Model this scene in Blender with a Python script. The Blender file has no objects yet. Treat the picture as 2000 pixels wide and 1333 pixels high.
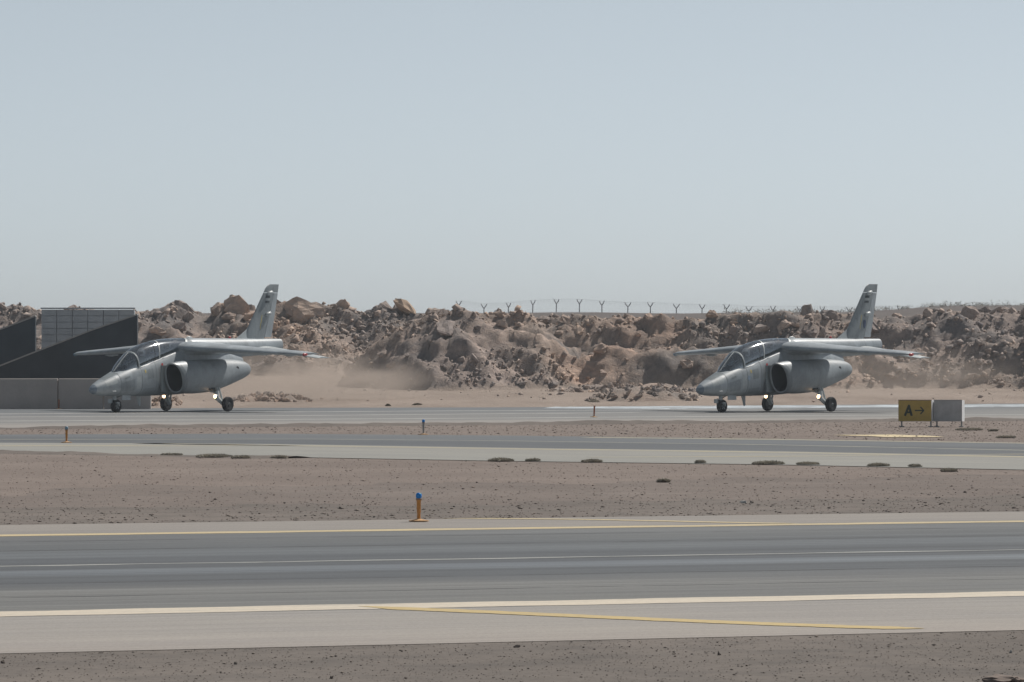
import bpy, bmesh, math, random
import numpy as np
from mathutils import Vector, Matrix, noise

sc = bpy.context.scene
R = math.radians
random.seed(7)
rng = np.random.default_rng(11)

# ------------------------------------------------------------------ camera
CAM_H = 2.1           # eye height above the pavement, metres
cam_d = bpy.data.cameras.new('camera')
cam = bpy.data.objects.new('camera', cam_d)
sc.collection.objects.link(cam)
cam.location = (0, 0, CAM_H)
cam.rotation_euler = (R(90 + 0.0865), 0, 0)
cam_d.lens = 172.8
cam_d.sensor_width = 36
cam_d.clip_start = 0.5
cam_d.clip_end = 20000
sc.camera = cam

# ------------------------------------------------------------------ sky, sun, exposure
SUN_AZ = math.atan2(0.71, 0.70)     # from +Y towards +X: behind the jets, to the right
SUN_EL = R(51)
world = bpy.data.worlds.new('World')
sc.world = world
world.use_nodes = True
wn = world.node_tree.nodes
wl = world.node_tree.links
bg = wn['Background']
sky = wn.new('ShaderNodeTexSky')
sky.sky_type = 'NISHITA'
sky.sun_disc = False
sky.sun_elevation = SUN_EL
sky.sun_rotation = SUN_AZ
sky.altitude = 100
sky.air_density = 0.42
sky.dust_density = 0.5
sky.ozone_density = 2.0
hs = wn.new('ShaderNodeHueSaturation')
hs.inputs['Saturation'].default_value = 0.40
hs.inputs['Hue'].default_value = 0.474
wl.new(sky.outputs['Color'], hs.inputs['Color'])
wl.new(hs.outputs['Color'], bg.inputs['Color'])
bg.inputs['Strength'].default_value = 0.092

sun_d = bpy.data.lights.new('sun', 'SUN')
sun_d.energy = 4.2
sun_d.angle = R(0.6)
sun_d.color = (1.0, 0.95, 0.88)
sun = bpy.data.objects.new('sun', sun_d)
sc.collection.objects.link(sun)
to_sun = Vector((math.sin(SUN_AZ) * math.cos(SUN_EL), math.cos(SUN_AZ) * math.cos(SUN_EL), math.sin(SUN_EL)))
sun.rotation_euler = to_sun.to_track_quat('Z', 'Y').to_euler()
sun.location = to_sun * 50

vs = sc.view_settings
vs.view_transform = 'Standard'
vs.look = 'None'
vs.exposure = 0.0
vs.gamma = 1.0
vs.use_curve_mapping = False
sc.cycles.use_denoising = True
sc.cycles.max_bounces = 8
sc.cycles.transparent_max_bounces = 16
sc.cycles.volume_bounces = 0
sc.cycles.volume_step_rate = 2.0

# ------------------------------------------------------------------ helpers
COL = sc.collection


def gy(y):
    """distance of the flat ground seen at a given height in the picture"""
    return 20160.0 / (y - 681.0)


def gp(px, py):
    d = gy(py)
    return ((px - 1000.0) / 9600.0 * d, d)


def tag(o, label=None, cat=None, group=None, kind=None):
    if label: o['label'] = label
    if cat: o['category'] = cat
    if group: o['group'] = group
    if kind: o['kind'] = kind
    return o


def link(o, parent=None):
    COL.objects.link(o)
    if parent is not None:
        o.parent = parent
    return o


def empty(name, loc=(0, 0, 0), rz=0.0):
    o = bpy.data.objects.new(name, None)
    o.empty_display_size = 0.3
    COL.objects.link(o)
    o.location = loc
    o.rotation_euler = (0, 0, rz)
    return o


def mesh_obj(name, verts, faces, mat, parent=None, smooth=None):
    me = bpy.data.meshes.new(name)
    me.from_pydata([tuple(v) for v in verts], [], faces)
    me.update()
    if smooth is not None:
        for p in me.polygons:
            p.use_smooth = True
        if smooth < 180:
            me.set_sharp_from_angle(angle=R(smooth))
    if mat: me.materials.append(mat)
    o = bpy.data.objects.new(name, me)
    return link(o, parent)


def tri_mesh(name, V, F, mat, parent=None, tone=None):
    """big triangle meshes from numpy arrays"""
    me = bpy.data.meshes.new(name)
    n, m = len(V), len(F)
    me.vertices.add(n)
    me.vertices.foreach_set('co', np.asarray(V, dtype=np.float32).ravel())
    me.loops.add(m * 3)
    me.loops.foreach_set('vertex_index', np.asarray(F, dtype=np.int32).ravel())
    me.polygons.add(m)
    me.polygons.foreach_set('loop_start', np.arange(m, dtype=np.int32) * 3)
    me.polygons.foreach_set('loop_total', np.full(m, 3, dtype=np.int32))
    me.update(calc_edges=True)
    if tone is not None:
        a = me.attributes.new('tone', 'FLOAT', 'POINT')
        a.data.foreach_set('value', np.asarray(tone, dtype=np.float32))
    if mat: me.materials.append(mat)
    return link(bpy.data.objects.new(name, me), parent)


class MB:
    """collects boxes, tubes and discs into one mesh"""
    def __init__(s):
        s.v = []; s.f = []

    def add(s, vs_, fs_):
        k = len(s.v)
        s.v += [tuple(v) for v in vs_]
        s.f += [tuple(i + k for i in f) for f in fs_]
        return s

    def box(s, c, size, m=None, taper=1.0):
        hx, hy, hz = size[0] / 2, size[1] / 2, size[2] / 2
        p = []
        for z in (-1, 1):
            t = taper if z > 0 else 1.0
            for x, y in ((-1, -1), (1, -1), (1, 1), (-1, 1)):
                p.append(Vector((x * hx * t, y * hy * t, z * hz)))
        if m is not None: p = [m @ q for q in p]
        p = [q + Vector(c) for q in p]
        return s.add(p, [(3, 2, 1, 0), (4, 5, 6, 7), (0, 1, 5, 4), (1, 2, 6, 5), (2, 3, 7, 6), (3, 0, 4, 7)])

    def tube(s, pts, r, n=10, cap=True):
        pts = [Vector(p) for p in pts]
        rr = r if isinstance(r, (list, tuple)) else [r] * len(pts)
        rings = []
        for i, p in enumerate(pts):
            t = (pts[min(i + 1, len(pts) - 1)] - pts[max(i - 1, 0)]).normalized()
            a = Vector((0, 0, 1)) if abs(t.z) < 0.9 else Vector((1, 0, 0))
            x = t.cross(a).normalized(); y = x.cross(t).normalized()
            rings.append([p + (x * math.cos(2 * math.pi * k / n) + y * math.sin(2 * math.pi * k / n)) * rr[i] for k in range(n)])
        vs_ = [q for ring in rings for q in ring]
        fs_ = []
        for i in range(len(pts) - 1):
            for k in range(n):
                a = i * n + k; b = i * n + (k + 1) % n
                fs_.append((a, b, b + n, a + n))
        if cap:
            fs_.append(tuple(range(n))[::-1])
            fs_.append(tuple(range((len(pts) - 1) * n, len(pts) * n)))
        return s.add(vs_, fs_)

    def lathe(s, prof, o=(0, 0, 0), axis='z', n=20):
        """prof = list of (radius, height along axis)"""
        vs_ = []
        for r, h in prof:
            for k in range(n):
                a = 2 * math.pi * k / n
                x, y = r * math.cos(a), r * math.sin(a)
                q = {'z': (x, y, h), 'y': (x, h, y), 'x': (h, x, y)}[axis]
                vs_.append((q[0] + o[0], q[1] + o[1], q[2] + o[2]))
        fs_ = []
        for i in range(len(prof) - 1):
            for k in range(n):
                a = i * n + k; b = i * n + (k + 1) % n
                fs_.append((a, b, b + n, a + n))
        fs_.append(tuple(range(n))[::-1])
        fs_.append(tuple(range((len(prof) - 1) * n, len(prof) * n)))
        return s.add(vs_, fs_)

    def build(s, name, mat, parent=None, smooth=None):
        o = mesh_obj(name, s.v, s.f, mat, parent, smooth)
        bm = bmesh.new(); bm.from_mesh(o.data)
        bmesh.ops.recalc_face_normals(bm, faces=bm.faces)
        bm.to_mesh(o.data); bm.free()
        if smooth is not None and smooth < 180:
            o.data.set_sharp_from_angle(angle=R(smooth))
        return o


def copy_tree(o, parent=None):
    c = o.copy()
    COL.objects.link(c)
    c.parent = parent
    for ch in o.children:
        copy_tree(ch, c)
    return c


# ------------------------------------------------------------------ materials
def nodes_of(name):
    m = bpy.data.materials.new(name)
    m.use_nodes = True
    nt = m.node_tree
    return m, nt.nodes, nt.links, nt.nodes['Principled BSDF']


def rgb(r, g, b):
    return (r, g, b, 1.0)


def ramp(N, L, fac, stops):
    n = N.new('ShaderNodeValToRGB')
    els = n.color_ramp.elements
    while len(els) < len(stops):
        els.new(0.5)
    for e, (p, c) in zip(els, stops):
        e.position = p; e.color = rgb(*c)
    if fac is not None: L.new(fac, n.inputs['Fac'])
    return n.outputs['Color']


def noise_n(N, L, vec, scale, detail=4.0, rough=0.55, dist=0.0):
    n = N.new('ShaderNodeTexNoise')
    n.inputs['Scale'].default_value = scale
    n.inputs['Detail'].default_value = detail
    n.inputs['Roughness'].default_value = rough
    n.inputs['Distortion'].default_value = dist
    if vec is not None: L.new(vec, n.inputs['Vector'])
    return n.outputs['Fac']


def coords(N, L, kind='Object', scale=(1, 1, 1), rot=(0, 0, 0)):
    if kind == 'Position':
        g = N.new('ShaderNodeNewGeometry'); out = g.outputs['Position']
    else:
        t = N.new('ShaderNodeTexCoord'); out = t.outputs[kind]
    mp = N.new('ShaderNodeMapping')
    mp.inputs['Scale'].default_value = scale
    mp.inputs['Rotation'].default_value = rot
    L.new(out, mp.inputs['Vector'])
    return mp.outputs['Vector']


def mix(N, L, fac, a, b, mode='MIX'):
    n = N.new('ShaderNodeMix')
    n.data_type = 'RGBA'
    n.blend_type = mode
    for sock, val in (('Factor', fac), ('A', a), ('B', b)):
        s = [i for i in n.inputs if i.name == sock and (i.type == 'RGBA' or sock == 'Factor' and i.type == 'VALUE')][0]
        if isinstance(val, (int, float)): s.default_value = val
        elif isinstance(val, tuple): s.default_value = rgb(*val) if len(val) == 3 else val
        else: L.new(val, s)
    return [o for o in n.outputs if o.type == 'RGBA'][0]


def bump(N, L, P, h, strength=0.5, dist=0.02):
    b = N.new('ShaderNodeBump')
    b.inputs['Strength'].default_value = strength
    b.inputs['Distance'].default_value = dist
    L.new(h, b.inputs['Height'])
    L.new(b.outputs['Normal'], P.inputs['Normal'])


def paint(name, c, rough=0.45, var=0.12, scale=3.0, metal=0.0, spec=0.5, kind='Object', bmp=0.0):
    m, N, L, P = nodes_of(name)
    v = coords(N, L, kind)
    f = noise_n(N, L, v, scale, 6, 0.65)
    lo = tuple(x * (1 - var) for x in c); hi = tuple(min(1, x * (1 + var)) for x in c)
    L.new(ramp(N, L, f, [(0.3, lo), (0.7, hi)]), P.inputs['Base Color'])
    P.inputs['Roughness'].default_value = rough
    P.inputs['Metallic'].default_value = metal
    P.inputs['Specular IOR Level'].default_value = spec
    if bmp: bump(N, L, P, noise_n(N, L, v, scale * 12, 4), 0.4, bmp)
    return m


def emit(name, c, strength):
    m, N, L, P = nodes_of(name)
    P.inputs['Base Color'].default_value = rgb(*c)
    P.inputs['Emission Color'].default_value = rgb(*c)
    P.inputs['Emission Strength'].default_value = strength
    return m


M = {}


def gravel_mat(name, stops, dark, tone=False):
    """soil with pebbly speckle; broad patches of paler and darker ground"""
    m, N, L, P = nodes_of(name)
    v = coords(N, L, 'Position')
    big = noise_n(N, L, v, 0.22, 5, 0.6)
    base = ramp(N, L, big, stops)
    sp = noise_n(N, L, v, 9.0, 5, 0.75)
    spk = ramp(N, L, sp, [(0.32, (0.68, 0.68, 0.68)), (0.46, (0.96, 0.96, 0.96)), (0.62, (1.04, 1.04, 1.04)), (0.75, (1.28, 1.26, 1.24))])
    c = mix(N, L, 1.0, base, spk, 'MULTIPLY')
    med = noise_n(N, L, v, 1.3, 4, 0.6)
    c = mix(N, L, ramp(N, L, med, [(0.45, (0, 0, 0)), (0.75, (0.7, 0.7, 0.7))]), c, dark)
    if tone:
        a = N.new('ShaderNodeAttribute'); a.attribute_name = 'tone'
        c = mix(N, L, 1.0, c, ramp(N, L, a.outputs['Fac'], [(0.0, (0.75, 0.75, 0.76)), (0.5, (1.2, 1.17, 1.14)), (1.0, (2.0, 1.92, 1.84))]), 'MULTIPLY')
    L.new(c, P.inputs['Base Color'])
    P.inputs['Roughness'].default_value = 0.95
    P.inputs['Specular IOR Level'].default_value = 0.2
    if not tone:
        bump(N, L, P, sp, 0.45, 0.012)
    return m


G_PINK = [(0.32, (0.182, 0.149, 0.131)), (0.55, (0.213, 0.175, 0.154)), (0.75, (0.245, 0.204, 0.18))]
G_MID = [(0.32, (0.158, 0.131, 0.117)), (0.55, (0.187, 0.156, 0.139)), (0.75, (0.215, 0.181, 0.162))]
G_GREY = [(0.32, (0.142, 0.121, 0.109)), (0.55, (0.172, 0.148, 0.133)), (0.75, (0.205, 0.176, 0.158))]
G_NEAR = [(0.32, (0.132, 0.115, 0.102)), (0.55, (0.162, 0.142, 0.127)), (0.75, (0.194, 0.169, 0.151))]
M['gravel'] = gravel_mat('pinkish desert gravel', G_PINK, (0.17, 0.14, 0.125))
M['gravel_mid'] = gravel_mat('brown gravel', G_MID, (0.14, 0.122, 0.11))
M['gravel_dark'] = gravel_mat('grey gravel', G_GREY, (0.10, 0.093, 0.082))
M['gravel_near'] = gravel_mat('brown grey gravel', G_NEAR, (0.095, 0.086, 0.08))
M['stone_pink'] = gravel_mat('pinkish stones', G_PINK, (0.17, 0.14, 0.125), True)
M['stone_dark'] = gravel_mat('grey stones', G_GREY, (0.10, 0.093, 0.082), True)
M['stone_near'] = gravel_mat('brown grey stones', G_NEAR, (0.095, 0.086, 0.08), True)


def asphalt_mat(name, bands, rough=0.75, rot=0.0, streak=0.25, off=0.0, width=1.0):
    """paving seen along its length: bands across the local y, fine streaks along local x"""
    m, N, L, P = nodes_of(name)
    t = N.new('ShaderNodeTexCoord')
    sep = N.new('ShaderNodeSeparateXYZ')
    L.new(t.outputs['Object'], sep.inputs['Vector'])
    wob = noise_n(N, L, coords(N, L, 'Object', (0.02, 0.25, 1)), 3.0, 3)
    mth = N.new('ShaderNodeMath'); mth.operation = 'MULTIPLY_ADD'
    mth.inputs[1].default_value = 0.5
    L.new(wob, mth.inputs[0]); L.new(sep.outputs['Y'], mth.inputs[2])
    mr = N.new('ShaderNodeMapRange')
    mr.inputs['From Min'].default_value = off
    mr.inputs['From Max'].default_value = off + width
    L.new(mth.outputs[0], mr.inputs['Value'])
    base = ramp(N, L, mr.outputs['Result'], bands)
    st = noise_n(N, L, coords(N, L, 'Object', (0.012, 1.0, 1)), 5.0, 6, 0.7)
    c = mix(N, L, 1.0, base, ramp(N, L, st, [(0.3, (1 - streak,) * 3), (0.7, (1 + streak * 0.7,) * 3)]), 'MULTIPLY')
    gr = noise_n(N, L, coords(N, L, 'Object'), 40.0, 4, 0.8)
    c = mix(N, L, 1.0, c, ramp(N, L, gr, [(0.3, (0.8,) * 3), (0.7, (1.18,) * 3)]), 'MULTIPLY')
    pt = noise_n(N, L, coords(N, L, 'Object', (0.2, 0.6, 1)), 0.8, 5, 0.65)
    c = mix(N, L, 1.0, c, ramp(N, L, pt, [(0.3, (0.9, 0.9, 0.92)), (0.7, (1.08, 1.07, 1.05))]), 'MULTIPLY')
    L.new(c, P.inputs['Base Color'])
    P.inputs['Roughness'].default_value = rough
    P.inputs['Specular IOR Level'].default_value = 0.25
    bump(N, L, P, gr, 0.25, 0.01)
    return m


def line_mat(name, c, under, wear=0.5, along=(0.06, 2.0, 1)):
    m, N, L, P = nodes_of(name)
    f = noise_n(N, L, coords(N, L, 'Object', along), 6.0, 6, 0.7)
    fac = ramp(N, L, f, [(wear - 0.1, (0, 0, 0)), (wear + 0.06, (1, 1, 1))])
    f2 = noise_n(N, L, coords(N, L, 'Object'), 14.0, 4, 0.7)
    c2 = mix(N, L, 1.0, rgb(*c), ramp(N, L, f2, [(0.3, (0.85,) * 3), (0.7, (1.08,) * 3)]), 'MULTIPLY')
    L.new(mix(N, L, fac, rgb(*under), c2), P.inputs['Base Color'])
    P.inputs['Roughness'].default_value = 0.7
    return m


def rock_mat(name, tone=False):
    m, N, L, P = nodes_of(name)
    v = coords(N, L, 'Position')
    f = noise_n(N, L, v, 0.28, 4, 0.6)
    c = ramp(N, L, f, [(0.30, (0.30, 0.28, 0.268)), (0.45, (0.36, 0.312, 0.284)), (0.58, (0.425, 0.352, 0.306)), (0.72, (0.48, 0.395, 0.338))])
    if tone:
        a = N.new('ShaderNodeAttribute'); a.attribute_name = 'tone'; src = a.outputs['Fac']
    else:
        a = N.new('ShaderNodeObjectInfo'); src = a.outputs['Random']
    c = mix(N, L, 1.0, c, ramp(N, L, src, [(0.0, (0.72, 0.73, 0.76)), (0.45, (0.95, 0.94, 0.93)), (0.8, (1.15, 1.1, 1.05)), (1.0, (1.4, 1.3, 1.2))]), 'MULTIPLY')
    g = noise_n(N, L, v, 3.5, 7, 0.7, 0.6)
    c = mix(N, L, 1.0, c, ramp(N, L, g, [(0.3, (0.7, 0.7, 0.72)), (0.5, (1, 1, 1)), (0.72, (1.25, 1.2, 1.15))]), 'MULTIPLY')
    zn = noise_n(N, L, v, 0.11, 3, 0.5)
    c = mix(N, L, 1.0, c, ramp(N, L, zn, [(0.38, (0.94, 0.95, 0.98)), (0.52, (1.08, 1.05, 1.02)), (0.64, (1.2, 1.06, 0.97))]), 'MULTIPLY')
    L.new(c, P.inputs['Base Color'])
    P.inputs['Roughness'].default_value = 0.95
    P.inputs['Specular IOR Level'].default_value = 0.15
    bump(N, L, P, g, 0.7, 0.08)
    return m


M['rock'] = rock_mat('quarried rock')
M['rubble'] = rock_mat('rubble', True)
M['rock_tan'] = paint('tan rock', (0.46, 0.35, 0.265), 0.95, 0.2, 1.5, spec=0.15, kind='Position', bmp=0.05)


def bank_mat():
    """the heaped bank: sand where the 'sand' attribute is high, rubble soil elsewhere"""
    m, N, L, P = nodes_of('sand and rubble bank')
    v = coords(N, L, 'Position')
    f = noise_n(N, L, v, 0.35, 5, 0.65)
    soil = ramp(N, L, f, [(0.3, (0.19, 0.18, 0.178)), (0.45, (0.255, 0.225, 0.208)), (0.58, (0.345, 0.283, 0.248)), (0.7, (0.47, 0.385, 0.335))])
    g = noise_n(N, L, v, 2.6, 8, 0.72, 0.8)
    soil = mix(N, L, 1.0, soil, ramp(N, L, g, [(0.32, (0.72, 0.72, 0.75)), (0.5, (1, 1, 1)), (0.7, (1.3, 1.24, 1.18))]), 'MULTIPLY')
    zn = noise_n(N, L, v, 0.11, 3, 0.5)
    soil = mix(N, L, 1.0, soil, ramp(N, L, zn, [(0.38, (0.94, 0.95, 0.98)), (0.52, (1.08, 1.05, 1.02)), (0.64, (1.2, 1.06, 0.97))]), 'MULTIPLY')
    s2 = noise_n(N, L, coords(N, L, 'Position', (0.5, 0.12, 1)), 0.6, 5, 0.6)
    sand = ramp(N, L, s2, [(0.3, (0.27, 0.22, 0.187)), (0.5, (0.335, 0.275, 0.236)), (0.8, (0.40, 0.33, 0.286))])
    a = N.new('ShaderNodeAttribute'); a.attribute_name = 'sand'
    L.new(mix(N, L, a.outputs['Fac'], soil, sand), P.inputs['Base Color'])
    P.inputs['Roughness'].default_value = 0.95
    P.inputs['Specular IOR Level'].default_value = 0.1
    bump(N, L, P, g, 0.9, 0.16)
    return m


M['bank'] = bank_mat()


def jet_mat(name, c, rough=0.44, var=0.12):
    m, N, L, P = nodes_of(name)
    v = coords(N, L, 'Position')
    f = noise_n(N, L, v, 1.1, 5, 0.6)
    lo = tuple(x * (1 - var) for x in c); hi = tuple(x * (1 + var) for x in c)
    base = ramp(N, L, f, [(0.35, lo), (0.65, hi)])
    g = noise_n(N, L, coords(N, L, 'Position', (0.6, 2, 2.5)), 6.0, 6, 0.7)
    base = mix(N, L, 1.0, base, ramp(N, L, g, [(0.3, (0.86, 0.86, 0.85)), (0.6, (1, 1, 1)), (0.75, (1.06, 1.06, 1.05))]), 'MULTIPLY')
    dirt = noise_n(N, L, coords(N, L, 'Position', (1.2, 1.6, 0.5)), 3.2, 6, 0.75, 0.5)
    base = mix(N, L, 1.0, base, ramp(N, L, dirt, [(0.32, (0.78, 0.78, 0.77)), (0.5, (1, 1, 1)), (0.68, (1.1, 1.1, 1.09))]), 'MULTIPLY')
    L.new(base, P.inputs['Base Color'])
    r = N.new('ShaderNodeMapRange')
    r.inputs['To Min'].default_value = rough - 0.06; r.inputs['To Max'].default_value = rough + 0.14
    L.new(g, r.inputs['Value']); L.new(r.outputs['Result'], P.inputs['Roughness'])
    P.inputs['Specular IOR Level'].default_value = 0.85
    return m


M['jet'] = jet_mat('grey aircraft paint', (0.325, 0.362, 0.392), 0.40, 0.17)
M['jet_light'] = jet_mat('lighter grey aircraft paint', (0.40, 0.435, 0.45))
M['jet_dark'] = jet_mat('darker grey aircraft paint', (0.19, 0.22, 0.235))
M['jet_fin'] = jet_mat('fin grey paint', (0.22, 0.25, 0.27))  # darker than the body: the fin's unlit side painted into its grey
M['jet_nacelle'] = jet_mat('nacelle grey paint', (0.25, 0.282, 0.308), 0.44, 0.17)  # wing shade on the nacelle painted into its grey
M['jet_lip'] = jet_mat('intake lip paint', (0.17, 0.195, 0.215), 0.36, 0.12)  # shade around the intake painted in as a darker lip
M['radome'] = jet_mat('blue grey radome', (0.15, 0.19, 0.24))
M['seam'] = paint('panel seam', (0.17, 0.19, 0.20), 0.6)
M['duct'] = paint('dark intake duct', (0.012, 0.016, 0.02), 0.7)
M['black'] = paint('black cockpit trim', (0.03, 0.032, 0.035), 0.7)
M['tub'] = paint('grey cockpit lining', (0.22, 0.25, 0.265), 0.7)
M['tyre'] = paint('tyre rubber', (0.022, 0.022, 0.024), 0.8)
M['metal'] = paint('undercarriage metal', (0.36, 0.39, 0.40), 0.4, metal=0.3)
M['strut'] = paint('white strut paint', (0.55, 0.58, 0.58), 0.4)
M['lamp'] = emit('lit landing lamp', (1.0, 0.64, 0.34), 6.0)
M['red'] = paint('red lamp glass', (0.42, 0.03, 0.03), 0.3)
M['yellow_mark'] = paint('yellow stencil', (0.52, 0.42, 0.12), 0.6)
M['flag_dark'] = paint('dark stencil', (0.055, 0.07, 0.08), 0.6)
M['flag_light'] = paint('pale stencil', (0.36, 0.39, 0.40), 0.6)
M['crest'] = paint('blue crest stencil', (0.06, 0.085, 0.15), 0.6)
M['roundel'] = paint('pale blue stencil', (0.28, 0.36, 0.46), 0.6)
M['nozzle'] = paint('burnt nozzle metal', (0.10, 0.095, 0.09), 0.45, metal=0.7)
M['suit'] = paint('olive flight suit', (0.07, 0.085, 0.06), 0.85)
M['helmet'] = paint('pale grey helmet', (0.72, 0.74, 0.74), 0.3)
M['visor'] = paint('dark visor', (0.02, 0.025, 0.03), 0.1)
M['seat'] = paint('ejection seat', (0.30, 0.32, 0.31), 0.7)


def glass_mat(name, tint, refl=1.0):
    m, N, L, P = nodes_of(name)
    N.remove(P)
    out = [n for n in N if n.type == 'OUTPUT_MATERIAL'][0]
    tr = N.new('ShaderNodeBsdfTransparent'); tr.inputs['Color'].default_value = rgb(*tint)
    gl = N.new('ShaderNodeBsdfGlossy'); gl.inputs['Roughness'].default_value = 0.07
    gl.inputs['Color'].default_value = rgb(0.92, 0.96, 1.0)
    fr = N.new('ShaderNodeFresnel'); fr.inputs['IOR'].default_value = 1.7
    mx = N.new('ShaderNodeMixShader')
    ma = N.new('ShaderNodeMath'); ma.operation = 'MULTIPLY_ADD'; ma.inputs[1].default_value = 0.85; ma.inputs[2].default_value = 0.20
    L.new(fr.outputs['Fac'], ma.inputs[0]); L.new(ma.outputs[0], mx.inputs['Fac']); L.new(tr.outputs[0], mx.inputs[1]); L.new(gl.outputs[0], mx.inputs[2])
    df = N.new('ShaderNodeBsdfTranslucent'); df.inputs['Color'].default_value = rgb(0.85, 0.92, 1.0)
    m2 = N.new('ShaderNodeMixShader'); m2.inputs['Fac'].default_value = 0.035
    L.new(mx.outputs[0], m2.inputs[1]); L.new(df.outputs[0], m2.inputs[2])
    L.new(m2.outputs[0], out.inputs['Surface'])
    return m


M['glass'] = glass_mat('canopy acrylic', (0.90, 0.95, 0.98))
M['hud'] = glass_mat('combiner glass', (0.72, 0.9, 0.76))

M['wall'] = paint('weathered concrete', (0.42, 0.38, 0.358), 0.9, 0.14, 0.9, bmp=0.02, kind='Position')
M['block'] = paint('grey blockwork', (0.36, 0.40, 0.435), 0.9, 0.14, 2.0, bmp=0.02, kind='Position')
M['bitumen'] = paint('dark bitumen sheeting', (0.034, 0.044, 0.055), 0.8, 0.3, 0.8, kind='Position')
M['bitumen_blue'] = paint('dark blue sheeting', (0.034, 0.05, 0.066), 0.8, 0.2, 0.8, kind='Position')
M['coping'] = paint('concrete coping', (0.30, 0.30, 0.295), 0.9, 0.15, 3.0, kind='Position')  # sunlight on the wing wall tops painted in; also colours the pale stones

M['light_orange'] = paint('orange lamp post paint', (0.50, 0.22, 0.045), 0.6, 0.2, 20)
M['light_rust'] = paint('rusty lamp post paint', (0.24, 0.085, 0.045), 0.8, 0.3, 20)
M['light_base'] = paint('dusty base plate', (0.45, 0.27, 0.13), 0.8, 0.2, 20)
M['light_collar'] = paint('brown collar', (0.22, 0.14, 0.09), 0.6, 0.2, 20)
m_, N_, L_, P_ = nodes_of('blue lamp glass')
P_.inputs['Base Color'].default_value = rgb(0.0, 0.20, 0.60)
P_.inputs['Roughness'].default_value = 0.12
M['light_blue'] = m_
M['light_pale'] = paint('faded blue glass', (0.16, 0.26, 0.34), 0.25)
M['sign_yellow'] = paint('dull yellow sign face', (0.43, 0.30, 0.065), 0.55, 0.12, 6)
M['sign_black'] = paint('sign lettering', (0.035, 0.045, 0.03), 0.6)
M['sign_white'] = paint('white sign casing', (0.74, 0.75, 0.76), 0.5, 0.06, 4)
M['sign_grey'] = paint('grey sign back', (0.40, 0.405, 0.41), 0.6, 0.2, 4)
M['leg'] = paint('galvanised leg', (0.30, 0.30, 0.30), 0.6)
M['fence'] = paint('weathered fence steel', (0.45, 0.46, 0.47), 0.8)  # distance haze painted in as a paler steel
M['scrub'] = paint('dry scrub', (0.40, 0.37, 0.31), 0.95, 0.4, 6, kind='Position')
M['scrub_pale'] = paint('straw scrub', (0.22, 0.19, 0.14), 0.95, 0.4, 6, kind='Position')
M['hill'] = paint('far brown hillside', (0.085, 0.066, 0.058), 0.95, 0.5, 0.6, kind='Position')

# ------------------------------------------------------------------ ground and pavements
GR = 1500.0
tag(mesh_obj('ground', [(-GR, -40, 0), (GR, -40, 0), (GR, 2 * GR, 0), (-GR, 2 * GR, 0)], [(0, 1, 2, 3)], M['gravel']), kind='structure')

RW_A = R(21.0)                        # direction of the near taxiway
ca, sa = math.cos(RW_A), math.sin(RW_A)


def rw(q, p):                         # along / across the near taxiway -> world
    return (ca * q - sa * p, sa * q + ca * p)


def strip(name, p0, p1, z, mat, q0=-150, q1=260, kind='structure', thick=0.0):
    """a sheet in the near taxiway's frame (local x along, local y across)"""
    if p1 - p0 < 1.2:                 # paint: edges wander a little
        vs_, fs_ = [], []
        n = 900
        for i in range(n + 1):
            q = -40 + 110 * i / n
            w0 = 0.10 * noise.noise(Vector((q * 0.9, p0, 0))) + 0.02 * noise.noise(Vector((q * 4, p0, 5)))
            w1 = 0.10 * noise.noise(Vector((q * 0.9, p1 + 9, 0))) + 0.02 * noise.noise(Vector((q * 4, p1 + 9, 5)))
            vs_ += [(q, p0 + w0, z), (q, p1 + w1, z)]
            if i: fs_.append((2 * i - 2, 2 * i, 2 * i + 1, 2 * i - 1))
        o = mesh_obj(name, vs_, fs_, mat)
    else:
        o = mesh_obj(name, [(q0, p0, z), (q1, p0, z), (q1, p1, z), (q0, p1, z)], [(0, 1, 2, 3)], mat)
    o.rotation_euler = (0, 0, RW_A)
    if kind: o['kind'] = kind
    return o


# gravel verges with their own colour, edges ragged
def verge(name, p0, p1, z, mat, rag=0.5, q0=-60, q1=80, n=420):
    vs_, fs_ = [], []
    for i in range(n + 1):
        q = q0 + (q1 - q0) * i / n
        r1 = (noise.noise(Vector((q * 0.35, p1, 3.1))) + 0.6 * noise.noise(Vector((q * 1.7, p1, 7.7)))) * rag
        vs_ += [(q, p0, z), (q, p1 + r1, z)]
        if i < n:
            a = 2 * i
            fs_.append((a, a + 2, a + 3, a + 1))
    o = mesh_obj(name, vs_, fs_, mat)
    o.rotation_euler = (0, 0, RW_A)
    o['kind'] = 'structure'
    return o


verge('gravel_verge', -30.0, 32.9, 0.003, M['gravel_near'], 0.0)
verge('gravel_verge', 56.3, 71.5, 0.002, M['gravel_mid'], 3.5)
verge('gravel_verge', 56.3, 62.5, 0.004, M['gravel_dark'], 2.2)

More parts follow.
